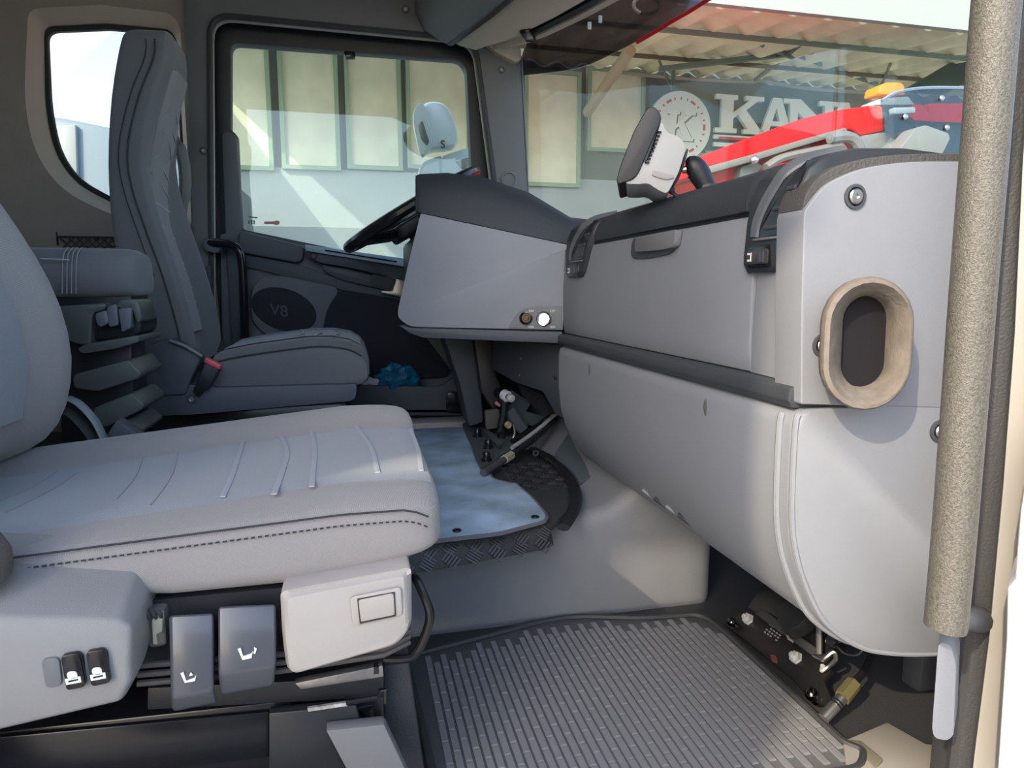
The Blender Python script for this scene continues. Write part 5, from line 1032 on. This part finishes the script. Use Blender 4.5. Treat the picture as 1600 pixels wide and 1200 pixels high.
b = B(); prism(b, rounded(LY([(1396, 245), (1432, 200), (1446, 195), (1482, 208), (1485, 216), (1468, 250)], YR-.25), .03, 3), (0, .25, 0)); obj('mirror_head', b, mat('mirror_silver', (.24, .25, .24), .4, .2), rt, bevel=.05, seg=3)
b = B(); prism(b, LY([(1382, 165), (1600, 150)], YR+.5)+[V((PY(1600, 300, YR+.5).x, YR+.5, GZ+.5)), V((PY(1352, 300, YR+.5).x, YR+.5, GZ+.5))]+LY([(1352, 320), (1382, 240)], YR+.5), (0, 1.0, 0)); obj('cab_front', b, mat('cab_dark_blue', (.02, .03, .045), .4), rt)
b = B(); prism(b, LY([(1450, 162), (1600, 160), (1600, 194), (1455, 190)], YR+.44), (0, .05, 0)); obj('red_panel', b, M_RED, rt)
b = B(); prism(b, LY([(1392, 163), (1440, 163), (1462, 190), (1430, 188)], YR+.44), (0, .05, 0)); obj('red_panel', b, M_RED, rt)
b = B(); prism(b, rounded(LY([(1376, 158), (1400, 145), (1440, 138), (1510, 138), (1600, 146), (1600, 260), (1560, 250), (1500, 246), (1410, 222), (1384, 210), (1381, 170)], YR-.12), .03, 3), (0, .012, 0)); rv = obj('roof_visor', b, glass('visor_blue_smoke', (.60, .66, .72), .06), rt)
b = B(); tube(b, spath([PY(x, y, YR-.12) for x, y in ((1378, 157), (1400, 145), (1440, 138), (1510, 138), (1600, 146))], 4), .012, 6); obj('visor_rim', b, mat('visor_rim_blue', (.18, .24, .34), .3), rv)
for x, y in ((1472, 153), (1580, 155), (1480, 199), (1415, 182)):
    p = PY(x, y, YR-.13); b = B(); ball(b, p, .022, 1, .5, 1, 10); obj('visor_bolt', b, M_STEEL, rv)
b = B(); prism(b, rounded(LY([(1396, 168), (1430, 167), (1431, 176), (1397, 178)], YR+.2), .015, 3), (0, .05, 0)); obj('marker_lamp', b, mat('lamp_clear', (.75, .74, .62), .2), rt, bevel=.01)
b = B(); prism(b, LY([(1366, 164), (1376, 154), (1420, 150), (1430, 164)], YR+.25), (0, .2, 0)); obj('beacon_base', b, mat('beacon_base_grey', (.35, .34, .30), .5), rt, bevel=.01)
b = B(); a = rounded(LY([(1373, 147), (1376, 133), (1384, 129), (1408, 129), (1413, 134), (1414, 148)], YR+.28), .02, 3); prism(b, a, (0, .16, 0)); obj('beacon_lens', b, mat('amber_lens', (.85, .22, .01), .25, coat=.5, emis=((1, .25, .02), .25)), rt, bevel=.02, seg=3)
for wx in (PY(1200, 300, YR).x, PY(1540, 300, YR).x):
    b = B(); lathe(b, (wx, YR+.1, GZ+.5), -Y3, [(-.35, .5), (0, .5), (.03, .42), (0, .22), (.06, .15)], 24); obj('wheel', b, M_RUB, rt)
b = B(); ball(b, PY(1179, 250, YR-.05), .03, n=10); obj('trim_bolt', b, M_STEEL, rt)
# ================================================================== neighbours on the far side, seen through the quarter window
q0 = LY([(40, 180), (95, 184), (175, 200), (320, 240)], 5.0)
b = B(); prism(b, rounded(q0+[V((q0[3].x, 5.0, GZ+.5)), V((q0[0].x, 5.0, GZ+.5))], [.05, .05, .05, .05, .02, .02], 3), (0, 2.2, 0)); n1 = tag(obj('parked_lorry', b, mat('lorry_blue_grey', (.16, .22, .27), .5), bevel=.04), 'blue-grey lorry body parked outside the quarter window', 'lorry')
for wx in (q0[0].x+.5, q0[3].x-.5):
    b = B(); lathe(b, (wx, 5.02, GZ+.5), -Y3, [(-.3, .5), (0, .5), (.02, .42), (0, .2)], 20); obj('wheel', b, M_RUB, n1)
b = B(); prism(b, LY([(85, 196), (118, 194), (122, 330), (98, 330)], 4.97), (0, .04, 0)); obj('side_post', b, mat('post_grey', (.34, .36, .36), .6), n1, bevel=.01)
aw = thing('tarpaulin_roof', 'white tarpaulin roof over the yard outside the quarter window', 'roof', (-5, 9, 2))
mt_ = bpy.data.materials.new('tarp_translucent'); mt_.use_nodes = True; n_ = mt_.node_tree; n_.nodes.clear()
o1, d1_, t1, a1_ = (n_.nodes.new(q) for q in ('ShaderNodeOutputMaterial', 'ShaderNodeBsdfDiffuse', 'ShaderNodeBsdfTranslucent', 'ShaderNodeMixShader'))
d1_.inputs[0].default_value = t1.inputs[0].default_value = (.82, .82, .80, 1); a1_.inputs[0].default_value = .5
n_.links.new(d1_.outputs[0], a1_.inputs[1]); n_.links.new(t1.outputs[0], a1_.inputs[2]); n_.links.new(a1_.outputs[0], o1.inputs[0])
e0_, e1_, e2_ = PY(30, 150, 5.2), PY(170, 206, 5.2), PY(30, 20, 7.9)
xa, xb_ = -7.5, -1.95
zn = lambda x: e1_.z+(x-e1_.x)*(e0_.z-e1_.z)/(e0_.x-e1_.x)
R = []
for k in range(9):
    x = xa+(xb_-xa)*k/8; sag = .05*math.sin(k*math.pi/2)
    R.append([V((x, y, max(1.9, min(3.0, zn(x)))+(y-5.2)*.62+sag*(y-5.2)*.2)) for y in (5.2, 5.9, 6.6, 7.3, 7.95)])
b = B(); loft(b, R, closed=False); obj('sheet', b, mt_, aw)
b = B(); tube(b, [r[0] for r in R], .035, 6); obj('front_pole', b, mat('pole_cream', (.5, .42, .3), .6), aw)
for k in (2, 5): b = B(); tube(b, [p-Z3*.03 for p in R[k]], .02, 6); obj('rafter_pole', b, mat('pole_cream', (.5, .42, .3), .6), aw)
for x in (xa, xb_): b = B(); tube(b, [V((x, 7.9, GZ)), V((x, 7.9, 3.4))], .04, 6); obj('post', b, mat('pole_cream', (.5, .42, .3), .6), aw)
# ================================================================== out of view: invented lorry shaping shade in the cab, truck mirrored in glass
def sp_(p, y): p = V(p); k = (p.y-y)/SUN.y; return p-SUN*k
nl = thing('shade_blocker', 'unseen lorry-shaped blocker added to shade the dashboard and tunnel', 'lorry', (-6, -2.6, GZ))  # added unseen object, built only for the shadow it casts
YN = -1.3
def np(x, z): return V((x, YN, z))
SH = V((-1.2, -1.0, 0)).normalized()
a1 = sp_((.517, 1.29, .2), YN).x; g0 = sp_((.71, 1.29, .2), YN).x
d1 = sp_((.5, .744, .61), YN).x; d2 = sp_((.5, .66, .85), YN).x
zl = sp_((.4, 1.27, 0.02), YN).z+.03; zh = sp_((.6, 1.29, .25), YN).z  # blocker edges traced back along the sun from the wanted shadow edges
print('shade', a1, g0, d1, d2, zl, zh)
b = B(); prism(b, [np(-10, -.6), np(a1, -.6), np(a1, 4.5), np(-10, 4.5)], SH*3.0); obj('blocker_body', b, M_WHITE, nl)
b = B(); prism(b, [np(a1-.1, zh), np(d1-.1, zh), np(d1, zh+.0), np(d2, sp_((.5, .66, .85), YN).z), np(d2+.02, 4.5), np(a1-.1, 4.5)], SH*.12); obj('blocker_top', b, M_WHITE, nl)
b = B(); prism(b, [np(g0, -.3), np(d1, -.3), np(d1, zh+.02), np(g0, zh+.02)], SH*.12); obj('blocker_post', b, M_BLACK, nl)
b = B(); prism(b, [np(a1-.02, -.7), np(d1, -.7), np(d1, zl), np(a1-.02, zl)], SH*.14); obj('blocker_base', b, M_WHITE, nl)
for x in (-8.5, -4.6):
    b = B(); lathe(b, (x, -1.45, GZ+.5), -Y3, [(0, .3), (0, .5), (.3, .5), (.3, .2)], 24); obj('wheel', b, M_RUB, nl)  # wheel shapes belong to the added blocker
M_WT = mat('neighbour_white', (.42, .43, .43), .4)
wt = thing('white_truck', 'white cab of a truck standing behind the photographer', 'truck', (.2, -3.6, GZ))
b = B(); prism(b, rounded([V((x, -3.4, z)) for x, z in ((-1.6, -.7), (1.5, -.7), (1.6, .6), (1.35, 1.45), (-1.6, 1.45))], .1, 3), (0, -2.2, 0)); obj('cab_shell', b, M_WT, wt, bevel=.04)
b = B(); prism(b, rounded([V((x, -3.38, z)) for x, z in ((-.2, .55), (1.2, .50), (1.05, 1.2), (-.2, 1.2))], .08, 3), (0, -.05, 0)); obj('side_window', b, M_GLOSS, wt)
for x in (-.8, 1.0):
    b = B(); lathe(b, (x, -3.35, GZ+.45), -Y3, [(0, .3), (0, .45), (.3, .45), (.3, .2)], 24); obj('wheel', b, M_RUB, wt)
